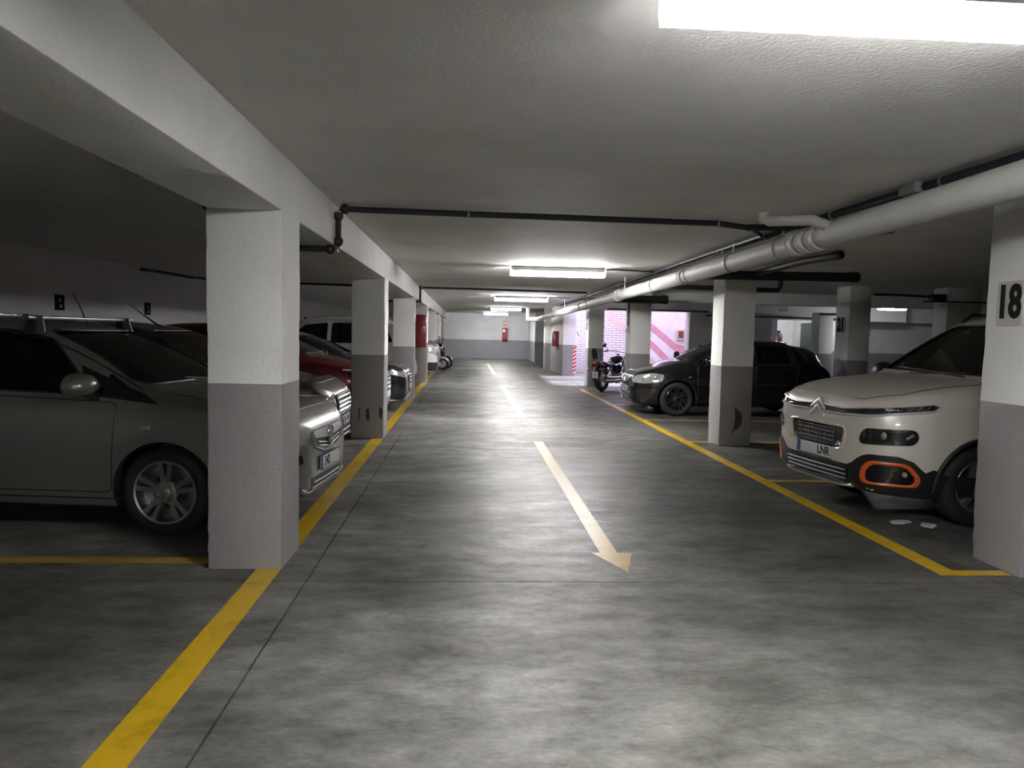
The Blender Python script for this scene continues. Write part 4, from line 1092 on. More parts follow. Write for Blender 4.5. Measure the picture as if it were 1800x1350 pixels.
# ------------------------------------------------------------------ the silver hatchback at the left
def hatch(L, W, H, cowl, wst, r, sf, wb, paint, **k):
    hw = W/2
    zh = k.pop('zh', .95); zn = k.pop('zn', .72); nose = k.pop('nose', 0.0); belt = k.pop('belt', .93); zcw = k.pop('zcowl', 1.02); rear = k.pop('rear', .35)
    d = dict(L=L, r=r, sf=sf, sr=sf + wb, track=hw - .115, paint=paint, radc=1.0, sh=.045,
      zt=[(0,zn-.10),(.01,zn-.05),(.03,zn),(.06,zn+.04),(.1,zn+.075),(.16,zn+.11),(.25,zn+.15),(.4,zh-.065),(.6,zh-.02),(cowl-.1,zcw-.015),(cowl,zcw),(cowl+.15,zcw+.075),((cowl+wst)/2,(zcw+H-.09)/2+.035),(wst-.12,H-.115),(wst,H-.078),(wst+.25,H-.025),(wst+.6,H),(wst+1.1,H-.012),(L-.85,H-.065),(L-.42,H-.15),(L-.30,H-.22),(L-.14,H-.50),(L-.06,.82),(L,.6)],
      zb=[(0,.40),(.02,.30),(.06,.24),(.15,.20),(.5,.185),(1,.18),(L-.9,.19),(L-.4,.24),(L-.1,.33),(L,.42)],
      hw=[(0,hw*.50),(.02,hw*.63),(.05,hw*.72),(.1,hw*.80),(.17,hw*.86),(.27,hw*.91),(.4,hw*.95),(.6,hw*.98),(.9,hw*.998),(1.4,hw),(L-1.2,hw),(L-.5,hw*.97),(L-.2,hw*.92),(L-.07,hw*.85),(L,hw*.7)],
      zs=[(0,zn-.13),(.05,zn-.03),(.1,zn+.0),(.2,zn+.06),(.5,belt-.10),(.9,belt-.04),(1.4,belt),(2.4,belt+.03),(L-.6,belt+.06),(L-.2,belt),(L-.06,.78),(L,.57)],
      hr=[(0,hw*.38),(.05,hw*.55),(.1,hw*.65),(.2,hw*.74),(.5,hw*.82),(cowl,hw*.84),(cowl+.3,hw*.80),(wst,hw*.70),(wst+.5,hw*.685),(L-.8,hw*.67),(L-.4,hw*.66),(L,hw*.55)],
      dr=[(0,.01),(.1,.02),(.5,.035),(cowl,.05),(cowl+.3,.06),(wst,.075),(wst+.5,.08),(L-.4,.08),(L-.3,.09),(L-.1,.08),(L,.03)],
      cav=(cowl + .12, L - .28), dash=zcw - .05, seats=(1.85, H - .28), ws_end=wst + .15)
    d.update(k); return d

def sft(poly, ds, kz): return [(s + ds, z*kz) for s, z in poly]
_k = 1.035; _d = .08
COR = hatch(4.08, 1.737, 1.545, 1.0, 1.93, .315, .93, 2.511, P_silver, zh=.965, zn=.76, belt=.96, zcowl=1.035, rim='double5', rimm=M_alu, rim_r=.226, tw=.20,
  windscreen=([(-.66,1.07),(.66,1.07),(.70,1.095),(.545,1.445),(-.545,1.445),(-.70,1.095)], .05),
  rear_win=[(-.55,1.08),(.55,1.08),(.48,1.36),(-.48,1.36)],
  side_win=[(sft([(1.36,.965),(2.38,.985),(2.38,1.385),(2.12,1.40),(1.78,1.335)], _d, _k), .05), (sft([(1.02,.935),(1.30,.958),(1.30,1.105)], _d, _k), .02), (sft([(2.50,.995),(3.25,1.03),(3.12,1.27),(2.50,1.375)], _d, _k), .06)],
  pillar_black=[[(.98,.937),(1.50,.995),(1.60,1.20),(1.40,1.12),(1.12,1.01)]],
  doors=[(sft([(1.23,.30),(2.44,.30),(2.44,.955),(1.19,.915)], _d, _k), (2.30,.87)), (sft([(2.48,.30),(2.98,.30),(3.20,.70),(3.3,.98),(2.48,.96)], _d, _k), (3.08,.89))],
  hood=[(.16,-.44),(.16,.44),(.38,.62),(.98,.66),(.98,-.66),(.38,-.62)],
  mirror=(1.44,1.005), glass_ws=G_dark, glass_side=G_dark)
r, S = make_car('parked_car', COR, (-1.10, 6.22), R(-6), 'silver hatchback at far left with roof bars, partly behind the nearest left pillar')
def details_corsa():
    patch(S, 'upper_grille', M_blackpl, 'rad', [(-19,.60),(0,.545),(19,.60),(22,.70),(20,.725),(-20,.725),(-22,.70)], .004, .02, 4, r)
    gb = seam(S, 'grille_rim', P_silver, 'rad', [(-22.5,.71),(-20,.60),(-9,.545),(0,.535),(9,.545),(20,.60),(22.5,.71)], .016, r, False, .002)
    patch(S, 'grille_bar', M_strip, 'rad', [(-20,.665),(0,.635),(20,.665),(21,.715),(0,.715),(-21,.715)], .014, .03, 4, r, fil=.02)
    for z in (.60, .572):
        seam(S, 'grille_slat', P_silver, 'rad', [(-16,z + .028),(0,z - .012),(16,z + .028)], .005, r, False, .008)
    em = MB(); hx = S.ray('front', 0, .675)[0].x + .02
    em.tube([(hx, .055*math.cos(a), .672 + .055*math.sin(a)) for a in np.linspace(0, 2*math.pi, 33)], .009, 8)
    em.tube([(hx, -.085, .678), (hx, .012, .682), (hx, -.012, .662), (hx, .085, .666)], .009, 8)
    em.build('ring_badge', M_chrome, r)
    patch(S, 'badge_shield', M_blackpl, 'rad', [(-4,.63),(0,.56),(4,.63)], .016, .02, 2, r)
    lg = patch(S, 'lower_grille', M_blackpl, 'rad', [(-19,.245),(19,.245),(23,.365),(-23,.365)], .004, .02, 3, r, fil=.02)
    for z in (.28, .322): seam(S, 'grille_slat', M_strip, 'rad', [(-19,z),(0,z - .006),(19,z)], .004, lg, False, .008)
    seam(S, 'chin_spoiler', P_silver, 'rad', [(-30,.29),(-20,.225),(0,.215),(20,.225),(30,.29)], .02, r, False, .0)
    for sg in (1, -1):
        hl = patch(S, 'headlamp', M_lens, 'rad', fillet_rad([(sg*25,.64),(sg*40,.63),(sg*58,.74),(sg*66,.86),(sg*60,.85),(sg*44,.79),(sg*27,.735)], .02), .008, .03, 4, r)
        MB().ball(tuple(S.ray('rad', sg*40, .70)[0]), (.02, .05, .05)).build('reflector', M_chrome, hl)
        patch(S, 'fog_recess', M_gloss, 'rad', fillet_rad([(sg*30,.27),(sg*45,.28),(sg*47,.35),(sg*33,.385)], .02), .004, .03, 3, r)
        patch(S, 'bumper_corner', M_gloss, 'rad', fillet_rad([(sg*30,.50),(sg*38,.49),(sg*40,.55),(sg*31,.57)], .02), .004, .02, 3, r)
    plate(r, S.x0 + .014, .455, '342', -.10)
    # roof bars, antenna, side repeater
    for s in (2.02, 2.95):
        pts = [S.ray('top', s, y)[0] for y in (-.59, .59)]; z = max(p.z for p in pts) + .105
        rb = MB().prism([(x, zz) for x, zz in fillet([(S.x0 - s - .03, z - .014), (S.x0 - s + .03, z - .014), (S.x0 - s + .03, z + .014), (S.x0 - s - .03, z + .014)], .01)], 'Y', -.70, .70).build('roof_bar', M_barmetal, r)
        for sg in (1, -1):
            MB().sections([[(S.x0 - s + .065*k*math.cos(a), sg*(.585 + dy) + .045*k*math.sin(a), zz) for a in np.linspace(0, 2*math.pi, 17)[:-1]] for zz, k, dy in ((z - .125, 1.15, .02), (z - .09, 1.2, .01), (z - .02, .9, 0), (z + .016, .8, 0))]).build('bar_foot', M_blackpl, rb, bevel=.004)
    p = S.ray('top', 1.98, 0)[0]
    MB().tube([p, p + Vector((-.08, 0, .18)), p + Vector((-.13, 0, .27))], [.006, .004, .003], 6).build('antenna', M_blackpl, r)
    for sd in ('left', 'right'):
        patch(S, 'side_repeater', M_lens, sd, rect(1.02, .765, 1.09, .79), .006, .01, 2, r)
        seam(S, 'sill_line', M_blackpl, sd, [(1.2,.262),(3.0,.262)], .005, r, False, .001)
        seam(S, 'roof_gutter', M_blackpl, sd, [(s, S.zt(s) - S.dr(s) - .012) for s in (1.12, 1.3, 1.5, 1.7, 1.95, 2.3, 2.8, 3.3)], .006, r, False, .001)
    MB().tube([tuple(S.ray('top', 1.0, .45)[0] + Vector((0, 0, .012))), tuple(S.ray('top', 1.10, -.2)[0] + Vector((0, 0, .014)))], .010, 6).build('wiper', M_blackpl, r)
    # papers left on the dashboard
    MB().box(S.x0 - 1.35, -.62, .99, S.x0 - 1.22, -.50, 1.0).build('dashboard_paper', M_whitepl, r)
details_corsa()

# ------------------------------------------------------------------ the black hatchback on the right
POL = hatch(3.90, 1.65, 1.467, 1.02, 1.82, .318, .83, 2.46, P_black, zh=.95, zn=.70, belt=.94, zcowl=1.04, rim='twin7', rimm=M_blackalu, rim_r=.215, tw=.195,
  windscreen=([(-.63,1.07),(.63,1.07),(.665,1.09),(.525,1.38),(-.525,1.38),(-.665,1.09)], .05),
  rear_win=[(-.52,1.04),(.52,1.04),(.46,1.28),(-.46,1.28)],
  side_win=[([(1.40,.99),(2.24,1.0),(2.24,1.375),(1.98,1.38),(1.70,1.29)], .05), ([(2.34,1.0),(3.0,1.02),(2.98,1.34),(2.34,1.375)], .05), ([(3.09,1.04),(3.36,1.07),(3.20,1.29),(3.08,1.315)], .04), ([(1.16,.985),(1.32,.99),(1.32,1.10)], .02)],
  doors=[([(1.22,.29),(2.28,.29),(2.28,.97),(1.20,.96)], (2.10,.87)), ([(2.32,.29),(2.92,.29),(3.10,.66),(3.15,1.0),(2.32,.975)], (2.90,.88))],
  hood=[(.16,-.42),(.16,.42),(.40,.58),(1.0,.64),(1.0,-.64),(.40,-.58)],
  mirror=(1.38,.99), glass_ws=G_clear, glass_side=G_dark, handle=P_black)
r, S = make_car('parked_car', POL, (3.14, 14.88), R(180), 'black hatchback with black wheels, parked behind the smeared right pillar')
def details_polo():
    g = patch(S, 'upper_grille', M_gloss, 'rad', [(-13,.585),(13,.585),(20,.715),(-20,.715)], .004, .02, 3, r, fil=.02)
    for z in (.615, .645, .675, .70): seam(S, 'grille_slat', M_steel, 'rad', [(-11 - (z-.585)*52,z),(0,z - .004),(11 + (z-.585)*52,z)], .005, g, False, .010)
    for sg in (1, -1): seam(S, 'grille_chrome', M_chrome, 'rad', [(sg*12,.588),(sg*16,.64),(sg*21,.715)], .009, g, False, .008)
    hx = S.ray('front', 0, .65)[0].x + .016
    em = MB().tube([(hx, .058*math.cos(a), .652 + .058*math.sin(a)) for a in np.linspace(0, 2*math.pi, 33)], .007, 8)
    em.tube([(hx, -.034, .70), (hx, 0, .655), (hx, .034, .70)], .006, 6).tube([(hx, -.05, .675), (hx, -.026, .602), (hx, 0, .648), (hx, .026, .602), (hx, .05, .675)], .006, 6)
    em.build('round_badge', M_chrome, r)
    for sg in (1, -1):
        hl = patch(S, 'headlamp', M_lens, 'rad', fillet_rad([(sg*23,.685),(sg*30,.615),(sg*44,.60),(sg*60,.655),(sg*61,.775),(sg*50,.80),(sg*34,.755)], .03), .008, .03, 5, r)
        for a, z, q in ((40, .70, .055), (52, .715, .04)):
            MB().ball(tuple(S.ray('rad', sg*a, z)[0]), (.02, q, q)).build('reflector', M_chrome if a > 45 else M_lens, hl)
    lg = patch(S, 'lower_grille', M_blackpl, 'rad', [(-33,.26),(33,.26),(34,.385),(0,.40),(-34,.385)], .004, .02, 3, r)
    for z in (.275, .305, .335, .365): seam(S, 'grille_slat', M_gloss, 'rad', [(-32,z),(0,z - .004),(32,z)], .006, lg, False, .010)
    seam(S, 'bumper_strip', M_gloss, 'rad', [(-62,.535),(-30,.53),(30,.53),(62,.535)], .012, r, False, .004)
    plate(r, S.x0 + .012, .47, '7717 RLJ')
    for sd in ('left', 'right'):
        seam(S, 'side_moulding', M_blackpl, sd, [(1.25,.60),(2.9,.62)], .014, r, False, .004)
        patch(S, 'side_repeater', M_amber, sd, rect(1.03, .73, 1.08, .75), .005, .01, 2, r)
    p = S.ray('top', 3.15, 0)[0]
    MB().tube([p, p + Vector((-.06, 0, .045))], [.014, .008], 8).build('roof_antenna', M_blackpl, r)
    # tail lamps and spoiler edge
    for sg in (1, -1): patch(S, 'tail_lamp', M_redlens, 'rear', [(sg*.52,.72),(sg*.68,.72),(sg*.62,.98),(sg*.52,.98)], .006, .02, 3, r)
    MB().tube([tuple(S.ray('top', 1.02, .45)[0] + Vector((0, 0, .015))), tuple(S.ray('top', 1.12, -.25)[0] + Vector((0, 0, .016)))], .010, 6).build('wiper', M_blackpl, r)
    # green sunshade and papers seen in the windscreen, pale child seat on the rear bench
    MB().box(S.x0 - 1.55, .05, 1.0, S.x0 - 1.25, .45, 1.05).build('green_bag', mat('green_cloth', (.04, .12, .04), .8), r, bevel=.02)
    MB().box(S.x0 - 2.95, .15, .85, S.x0 - 2.65, .52, 1.22).build('child_seat', mat('pale_teal_plastic', (.25, .36, .36), .6), r, bevel=.06)
details_polo()

# ------------------------------------------------------------------ cars half hidden along the left
def front_basic(r, S, zl=(.62, .72), a=(26, 60), m=None, grille=(.52, .68, 20), bars=4, barm=None, lower=(.24, .36, 24), pl=.44, txt='', rim=None):
    g = patch(S, 'upper_grille', M_gloss, 'rad', [(-grille[2]*.85, grille[0]), (grille[2]*.85, grille[0]), (grille[2], grille[1]), (-grille[2], grille[1])], .006, .02, 3, r, fil=.02)
    for k in range(bars):
        z = grille[0] + (grille[1]-grille[0])*(k + .5)/bars
        seam(S, 'grille_bar', barm or M_chrome, 'rad', [(-grille[2]*.92, z), (0, z), (grille[2]*.92, z)], .010, g, False, .012)
    if rim:
        seam(S, 'grille_rim', rim, 'rad', fillet_rad([(-grille[2]*.87, grille[0] - .012), (grille[2]*.87, grille[0] - .012), (grille[2]*1.03, grille[1] + .01), (-grille[2]*1.03, grille[1] + .01)], .03), .013, g, True, .008)
    lg = patch(S, 'lower_grille', M_blackpl, 'rad', [(-lower[2], lower[0]), (lower[2], lower[0]), (lower[2], lower[1]), (-lower[2], lower[1])], .006, .02, 3, r, fil=.02)
    for k in range(2):
        z = lower[0] + (lower[1]-lower[0])*(k + .6)/2.2
        seam(S, 'grille_slat', M_steel, 'rad', [(-lower[2]*.9, z), (0, z), (lower[2]*.9, z)], .006, lg, False, .010)
    for sg in (1, -1):
        hl = patch(S, 'headlamp', m or M_lens, 'rad', fillet_rad([(sg*a[0], zl[0] + .02), (sg*(a[0] + 8), zl[0]), (sg*a[1], zl[1] - .02), (sg*(a[1] + 3), zl[1] + .03), (sg*(a[0] + 4), zl[1])], .015), .008, .03, 4, r)
        MB().ball(tuple(S.ray('rad', sg*(a[0] + 11), (zl[0] + zl[1])/2 + .005)[0]), (.015, .035, .03)).build('reflector', M_chrome, hl)
        patch(S, 'fog_lamp', M_gloss, 'rad', fillet_rad([(sg*31, .27), (sg*44, .28), (sg*46, .35), (sg*33, .36)], .015), .006, .02, 3, r)
    if pl: plate(r, S.x0 + .014, pl, txt)
WS = lambda w, z0, z1, t: ([(-w, z0), (w, z0), (w*1.05, z0 + .02), (t, z1), (-t, z1), (-w*1.05, z0 + .02)], .05)
BRO = hatch(4.25, 1.79, 1.53, 1.0, 1.85, .325, .86, 2.60, P_brown, zh=1.0, zn=.80, belt=.98, zcowl=1.06, rim='ten', rimm=M_alu, rim_r=.21,
  windscreen=WS(.66, 1.09, 1.44, .56), side_win=[([(1.40,1.02),(2.35,1.03),(2.35,1.43),(1.75,1.36)], .05), ([(2.45,1.03),(3.35,1.06),(3.2,1.35),(2.45,1.43)], .05)],
  doors=[([(1.25,.32),(2.40,.32),(2.40,1.0),(1.22,.99)], (2.2,.9)), ([(2.44,.32),(3.02,.32),(3.25,.72),(3.3,1.01),(2.44,1.0)], (3.0,.92))],
  hood=[(.18,-.48),(.18,.48),(.40,.62),(.98,.68),(.98,-.68),(.40,-.62)], mirror=(1.38,1.02), glass_ws=G_dark, glass_side=G_dark)
r, S = make_car('parked_car', BRO, (-1.37, 8.72), R(-1), 'grey brown car with chrome barred grille just beyond the silver hatchback')
front_basic(r, S, (.68,.80), (24, 58), None, (.58,.77,21), 4, M_chrome, (.26,.40,26), .485, '5216 FHB', M_chrome)
p = S.ray('top', 1.98, -.1)[0]
MB().tube([p + Vector((0, 0, -.01)), p + Vector((-.05, 0, .02)), p + Vector((-.19, 0, .12)), p + Vector((-.36, .0, .25))], [.022, .012, .006, .004], 8).build('antenna', M_blackpl, r)

RED = hatch(4.35, 1.82, 1.56, 1.05, 1.95, .335, .90, 2.64, P_red, zh=1.02, zn=.80, belt=1.0, zcowl=1.09, rim='ten', rimm=M_alu, rim_r=.22,
  windscreen=WS(.68, 1.12, 1.47, .57), side_win=[([(1.45,1.04),(2.42,1.05),(2.42,1.46),(1.82,1.39)], .05), ([(2.52,1.05),(3.4,1.08),(3.25,1.38),(2.52,1.46)], .05)],
  doors=[([(1.3,.32),(2.46,.32),(2.46,1.02),(1.27,1.01)], (2.25,.92)), ([(2.5,.32),(3.1,.32),(3.35,.74),(3.4,1.03),(2.5,1.02)], (3.1,.94))],
  hood=[(.18,-.50),(.18,.50),(.40,.64),(1.03,.70),(1.03,-.70),(.40,-.64)], mirror=(1.42,1.04), glass_ws=G_dark, glass_side=G_dark)
r, S = make_car('parked_car', RED, (-1.26, 12.45), R(0), 'dark red car, its nose hidden by the second left pillar')
front_basic(r, S, (.71,.83), (26, 60), M_lensd, (.55,.74,19), 3, M_steel, (.27,.40,26), .47, '', M_chrome)
for sg in (1, -1): seam(S, 'lamp_brow', M_whitepl, 'rad', [(sg*28,.842),(sg*45,.862),(sg*64,.885)], .013, r, False, .010)

AUD = hatch(4.2, 1.78, 1.47, 1.08, 1.95, .325, .86, 2.59, P_navy, zh=.96, zn=.73, belt=.95, zcowl=1.03, rim='five', rimm=M_alu, rim_r=.225,
  windscreen=WS(.66, 1.06, 1.37, .55), side_win=[([(1.50,.98),(2.40,.99),(2.40,1.36),(1.85,1.29)], .05), ([(2.5,.99),(3.3,1.01),(3.15,1.29),(2.5,1.36)], .05)],
  doors=[([(1.3,.30),(2.44,.30),(2.44,.96),(1.27,.95)], (2.25,.87)), ([(2.48,.30),(3.0,.30),(3.22,.70),(3.25,.98),(2.48,.965)], (3.0,.89))],
  hood=[(.18,-.46),(.18,.46),(.40,.62),(1.05,.68),(1.05,-.68),(.40,-.62)], mirror=(1.45,.99), glass_ws=G_dark, glass_side=G_dark)
r, S = make_car('parked_car', AUD, (-1.07, 14.72), R(0), 'blue black car with chrome framed grille before the third left pillar')
front_basic(r, S, (.63,.74), (24, 58), None, (.40,.70,15), 5, M_steel, (.21,.32,30), .45, '', M_chrome)
seam(S, 'chin_chrome', M_chrome, 'rad', [(-50,.23),(-25,.205),(0,.20),(25,.205),(50,.23)], .012, r, False, .006)

SUV = hatch(4.5, 1.86, 1.74, 1.1, 1.95, .35, .92, 2.68, P_white, zh=1.15, zn=.92, belt=1.12, zcowl=1.20, rim='five', rimm=M_alu, rim_r=.23,
  windscreen=WS(.68, 1.24, 1.64, .58), rear_win=[(-.62,1.18),(.62,1.18),(.54,1.58),(-.54,1.58)],
  side_win=[([(1.50,1.16),(2.45,1.17),(2.45,1.64),(1.9,1.58)], .05), ([(2.55,1.17),(3.25,1.18),(3.25,1.64),(2.55,1.64)], .05), ([(3.34,1.19),(4.0,1.22),(3.8,1.58),(3.34,1.63)], .05)],
  doors=[([(1.35,.34),(2.5,.34),(2.5,1.13),(1.32,1.12)], (2.3,1.02)), ([(2.54,.34),(3.15,.34),(3.4,.8),(3.4,1.15),(2.54,1.14)], (3.15,1.04))],
  hood=[(.18,-.50),(.18,.50),(.40,.64),(1.06,.70),(1.06,-.70),(.40,-.64)], mirror=(1.48,1.16), glass_ws=G_dark, glass_side=G_dark)
r, S = make_car('parked_car', SUV, (-5.75, 19.2), R(180), 'tall white car with dark windows beyond the red car roof')
front_basic(r, S, (.75,.88), (26, 60), None, (.60,.78,19), 3, M_steel, (.30,.44,26), .5, '')
for sg in (1, -1): patch(S, 'tail_lamp', M_redlens, 'rear', [(sg*.62,.85),(sg*.78,.85),(sg*.74,1.15),(sg*.62,1.15)], .006, .02, 3, r)

VAN = hatch(4.6, 1.85, 1.95, .75, 1.55, .33, .88, 2.9, P_white, zh=1.12, zn=.93, belt=1.1, zcowl=1.2, rim='five', rimm=M_steel, rim_r=.20,
  windscreen=WS(.68, 1.25, 1.83, .60), side_win=[([(1.2,1.15),(2.1,1.15),(2.1,1.75),(1.55,1.70)], .05)],
  doors=[([(1.05,.36),(2.2,.36),(2.2,1.12),(1.05,1.10)], (2.0,1.0))], hood=[(.14,-.50),(.14,.50),(.32,.62),(.70,.68),(.70,-.68),(.32,-.62)], mirror=(1.15,1.2), mirror_m=M_blackpl, mirror_size=(.09,.12,.2), glass_ws=G_clear, glass_side=G_dark, no_rear=True)
r, S = make_car('parked_van', VAN, (-.90, 24.7), R(0), 'white van with black bumper between the far left pillars')
r['category'] = 'van'
front_basic(r, S, (.72,.95), (28, 58), None, (.60,.84,20), 3, M_blackpl, (.30,.40,26), .5, '')
band(S, 'lower_bumper', M_blackpl, 'rad', [(-75,.25),(0,.26),(75,.25)], [(-75,.52),(0,.52),(75,.52)], .010, .03, 4, r)
# ------------------------------------------------------------------ motorcycles
def spoke_wheel(name, r, w, loc, parent, rimr, spokes=True):
    h = w/2
    n = 40
    pr = [(rimr, -h*.5), (rimr + .02, -h*.8), ((r + rimr)/2 + .01, -h), (r - .02, -h*.75), (r, -h*.25), (r, h*.25), (r - .02, h*.75), ((r + rimr)/2 + .01, h), (rimr + .02, h*.8), (rimr, h*.5), (rimr, -h*.5)]
    t = MB().lathe(pr, n, 'Y').build(name, M_rubber, parent); t.location = loc
    MB().lathe([(rimr + .006, -h*.55), (rimr - .012, -h*.4), (rimr - .012, h*.4), (rimr + .006, h*.55)], n, 'Y').build('rim', M_chrome, t)
    MB().lathe([(0, -h*.7), (.07, -h*.7), (.075, -h*.55), (.05, -h*.4), (.05, h*.4), (.075, h*.55), (.07, h*.7), (0, h*.7)], 20, 'Y').build('hub', M_alu, t)
    sp = MB()
    for k in range(24):
        a = 2*math.pi*k/24; b = a + (.35 if k % 2 else -.35); sy = h*.5*(1 if k % 4 < 2 else -1)
        sp.tube([(.05*math.cos(b), sy, .05*math.sin(b)), (rimr*math.cos(a), 0, rimr*math.sin(a))], .003, 4)
    sp.build('spokes', M_steel, t)
    MB().lathe([(.06, h*.85), (.13, h*.85), (.13, h*.95), (.06, h*.95)], 24, 'Y').build('brake_disc', M_steel, t)
    return t

def fender(r, w, a0, a1, at, parent, m, name='fender'):
    rings = []
    for a in np.linspace(a0, a1, 18):
        ring = []
        for q in np.linspace(-1.35, 1.35, 11):
            rr = r - .075*(1 - math.cos(q)); ring.append((at[0] + rr*math.cos(a), at[1] + w/2*math.sin(q)/math.sin(1.35), at[2] + rr*math.sin(a)))
        for q in np.linspace(1.35, -1.35, 11):
            rr = r - .012 - .075*(1 - math.cos(q)); ring.append((at[0] + rr*math.cos(a), at[1] + (w/2 - .008)*math.sin(q)/math.sin(1.35), at[2] + rr*math.sin(a)))
        rings.append(ring)
    return MB().sections(rings).build(name, m, parent, smooth=60)

def make_cruiser(label):
    root = empty('motorcycle', (0, 0, 0), 0, label, 'motorcycle', 'black cruiser motorcycles on the right')
    # rear axle at x=0, front axle at x=1.62; local Y = left
    spoke_wheel('rear_wheel', .322, .165, (0, 0, .322), root, .215)
    spoke_wheel('front_wheel', .32, .11, (1.62, 0, .32), root, .235)
    fr = fender(.375, .20, R(-5 + 40), R(185), (0, 0, .322), root, P_bike, 'rear_fender')
    fender(.36, .14, R(35), R(160), (1.62, 0, .32), root, P_bike, 'front_fender')
    # chrome fender struts
    for sy in (1, -1):
        MB().sections([[(x + dx, sy*(.10 + t) , z + dz) for dx, dz in ((-.0, -.022), (.0, .022), (.004, .022), (.004, -.022))] for x, z, t in ((-.34, .60, .008), (-.15, .72, .012), (.08, .74, .012), (.26, .66, .012), (.30, .52, .012))]).build('fender_strut', M_chrome, root, bevel=.003)
    # frame
    f = MB()
    for sy in (1, -1):
        f.tube([(0, sy*.11, .32), (.42, sy*.12, .34), (.62, sy*.11, .20), (1.05, sy*.10, .20), (1.22, sy*.06, .45), (1.34, 0, .86)], .018, 8)
        f.tube([(.30, sy*.11, .62), (.42, sy*.12, .36)], .018, 8)
    f.tube([(.20, 0, .66), (.7, 0, .70), (1.34, 0, .90)], .024, 8).build('frame', M_blackpl, root)
    for sy in (1, -1):
        MB().tube([(.02, sy*.13, .36), (.28, sy*.13, .62)], .028, 10).tube([(.02, sy*.13, .34), (.20, sy*.13, .52)], .036, 10).build('shock', M_chrome, root)
    # engine: V twin with fins, gearbox, cover
    e = MB().box(.62, -.13, .22, 1.02, .13, .44)
    e.lathe([(0, .13), (.11, .13), (.12, .155), (.09, .17), (0, .17)], 24, 'Y', (.78, 0, .34)).lathe([(0, -.13), (.11, -.13), (.12, -.155), (.09, -.17), (0, -.17)], 24, 'Y', (.78, 0, .34))
    en = e.build('engine', M_alu, root, bevel=.012)
    for ang, bx_ in ((R(112), .80), (R(65), .92)):
        d = Vector((math.cos(ang), 0, math.sin(ang)))
        for k in range(8):
            c = Vector((bx_, 0, .44)) + d*(.015 + k*.028)
            MB().lathe([(0, -.006), (.085, -.006), (.085, .006), (0, .006)], 18, 'Z').build('fin', M_blackalu, en).matrix_world = Matrix.Translation(c) @ d.to_track_quat('Z', 'Y').to_matrix().to_4x4()
        MB().tube([Vector((bx_, 0, .43)), Vector((bx_, 0, .43)) + d*.26], .062, 16).build('cylinder_head', M_blackalu, en)
    # exhausts on the right side (camera side)
    for z, x0_ in ((.26, -.22), (.34, -.10)):
        MB().tube([(.98, -.12, .55), (1.02, -.17, .42), (.85, -.19, z + .02), (.45, -.20, z), (.25, -.20, z), (x0_, -.205, z + .02)], [.022, .024, .026, .045, .048, .044], 14).build('exhaust', M_chrome, root)
    # tank
    tk = []
    for x, w, z0, z1 in ((.58, .05, .74, .80), (.64, .12, .71, .86), (.78, .165, .70, .93), (.98, .165, .72, .97), (1.14, .12, .77, .97), (1.24, .06, .83, .95), (1.27, .02, .87, .92)):
        zc_, hz = (z0 + z1)/2, (z1 - z0)/2
        tk.append([(x, w*math.cos(a), zc_ + hz*math.sin(a)) for a in np.linspace(0, 2*math.pi, 25)[:-1]])
    t = MB().sections(tk).build('fuel_tank', P_bike, root, smooth=60)
    MB().lathe([(0, .97), (.05, .97), (.05, .985), (0, .99)], 20, 'Z', (.98, 0, 0)).build('filler_cap', M_chrome, t)
    # seats
    st = []
    for x, w, z0, z1 in ((-.30, .07, .68, .72), (-.25, .12, .68, .79), (-.05, .13, .67, .80), (.06, .14, .66, .78), (.12, .15, .64, .73), (.34, .17, .62, .72), (.52, .13, .66, .77), (.62, .07, .70, .78)):
        zc_, hz = (z0 + z1)/2, (z1 - z0)/2
        st.append([(x, w*abs(math.cos(a))**.7*(1 if math.cos(a) >= 0 else -1), zc_ + hz*abs(math.sin(a))**.7*(1 if math.sin(a) >= 0 else -1)) for a in np.linspace(0, 2*math.pi, 25)[:-1]])
    MB().sections(st).build('seat', M_blackpl, root, smooth=50)
    # sissy bar and backrest
    sb = MB()
    for sy in (1, -1): sb.tube([(-.05, sy*.12, .68), (-.26, sy*.12, .74), (-.33, sy*.10, .92), (-.37, sy*.08, 1.06)], .011, 8)
    sbo = sb.tube([(-.37, .08, 1.06), (-.375, 0, 1.10), (-.37, -.08, 1.06)], .011, 8).build('backrest_bar', M_chrome, root)
    MB().sections([[(-.345 - (z - .88)*.14 + dx, y, z) for dx, y in fillet([(-.03, -w), (.03, -w), (.03, w), (-.03, w)], .02)] for z, w in ((.86, .045), (.89, .065), (.96, .078), (1.06, .076), (1.12, .06), (1.14, .035))]).build('backrest', M_blackpl, sbo, smooth=50)
    # tail lamp, indicators, plate
    tl = MB().lathe([(0, -.435), (.055, -.43), (.065, -.39), (.06, -.36)], 22, 'X', (0, 0, .70)).build('tail_lamp', M_redlens, root)
    MB().tube([(-.36, 0, .62), (-.36, 0, .70)], .05, 14).build('lamp_base', M_chrome, tl)
    for sy in (1, -1):
        b = MB().tube([(-.33, 0, .585), (-.33, sy*.19, .585)], .011, 8).build('indicator_arm', M_chrome, root)
        MB().ball((-.335, sy*.205, .585), (.045, .034, .042)).build('indicator', M_amber, b)
    pl = MB().box(-.405, -.11, .36, -.398, .11, .53).build('number_plate', M_plate, root, bevel=.002)
    MB().box(-.408, .068, .365, -.404, .105, .525).build('blue_strip', M_blue, pl)
    text_mesh('plate_text', '27', .09, M_ink, pl, .0008, (-.4065, -.02, .44), (math.pi/2, 0, -math.pi/2))
    MB().tube([(-.398, 0, .50), (-.34, 0, .60)], .02, 8).build('plate_bracket', M_blackpl, root)
    # fork, headlamp, bars
    fk = MB()
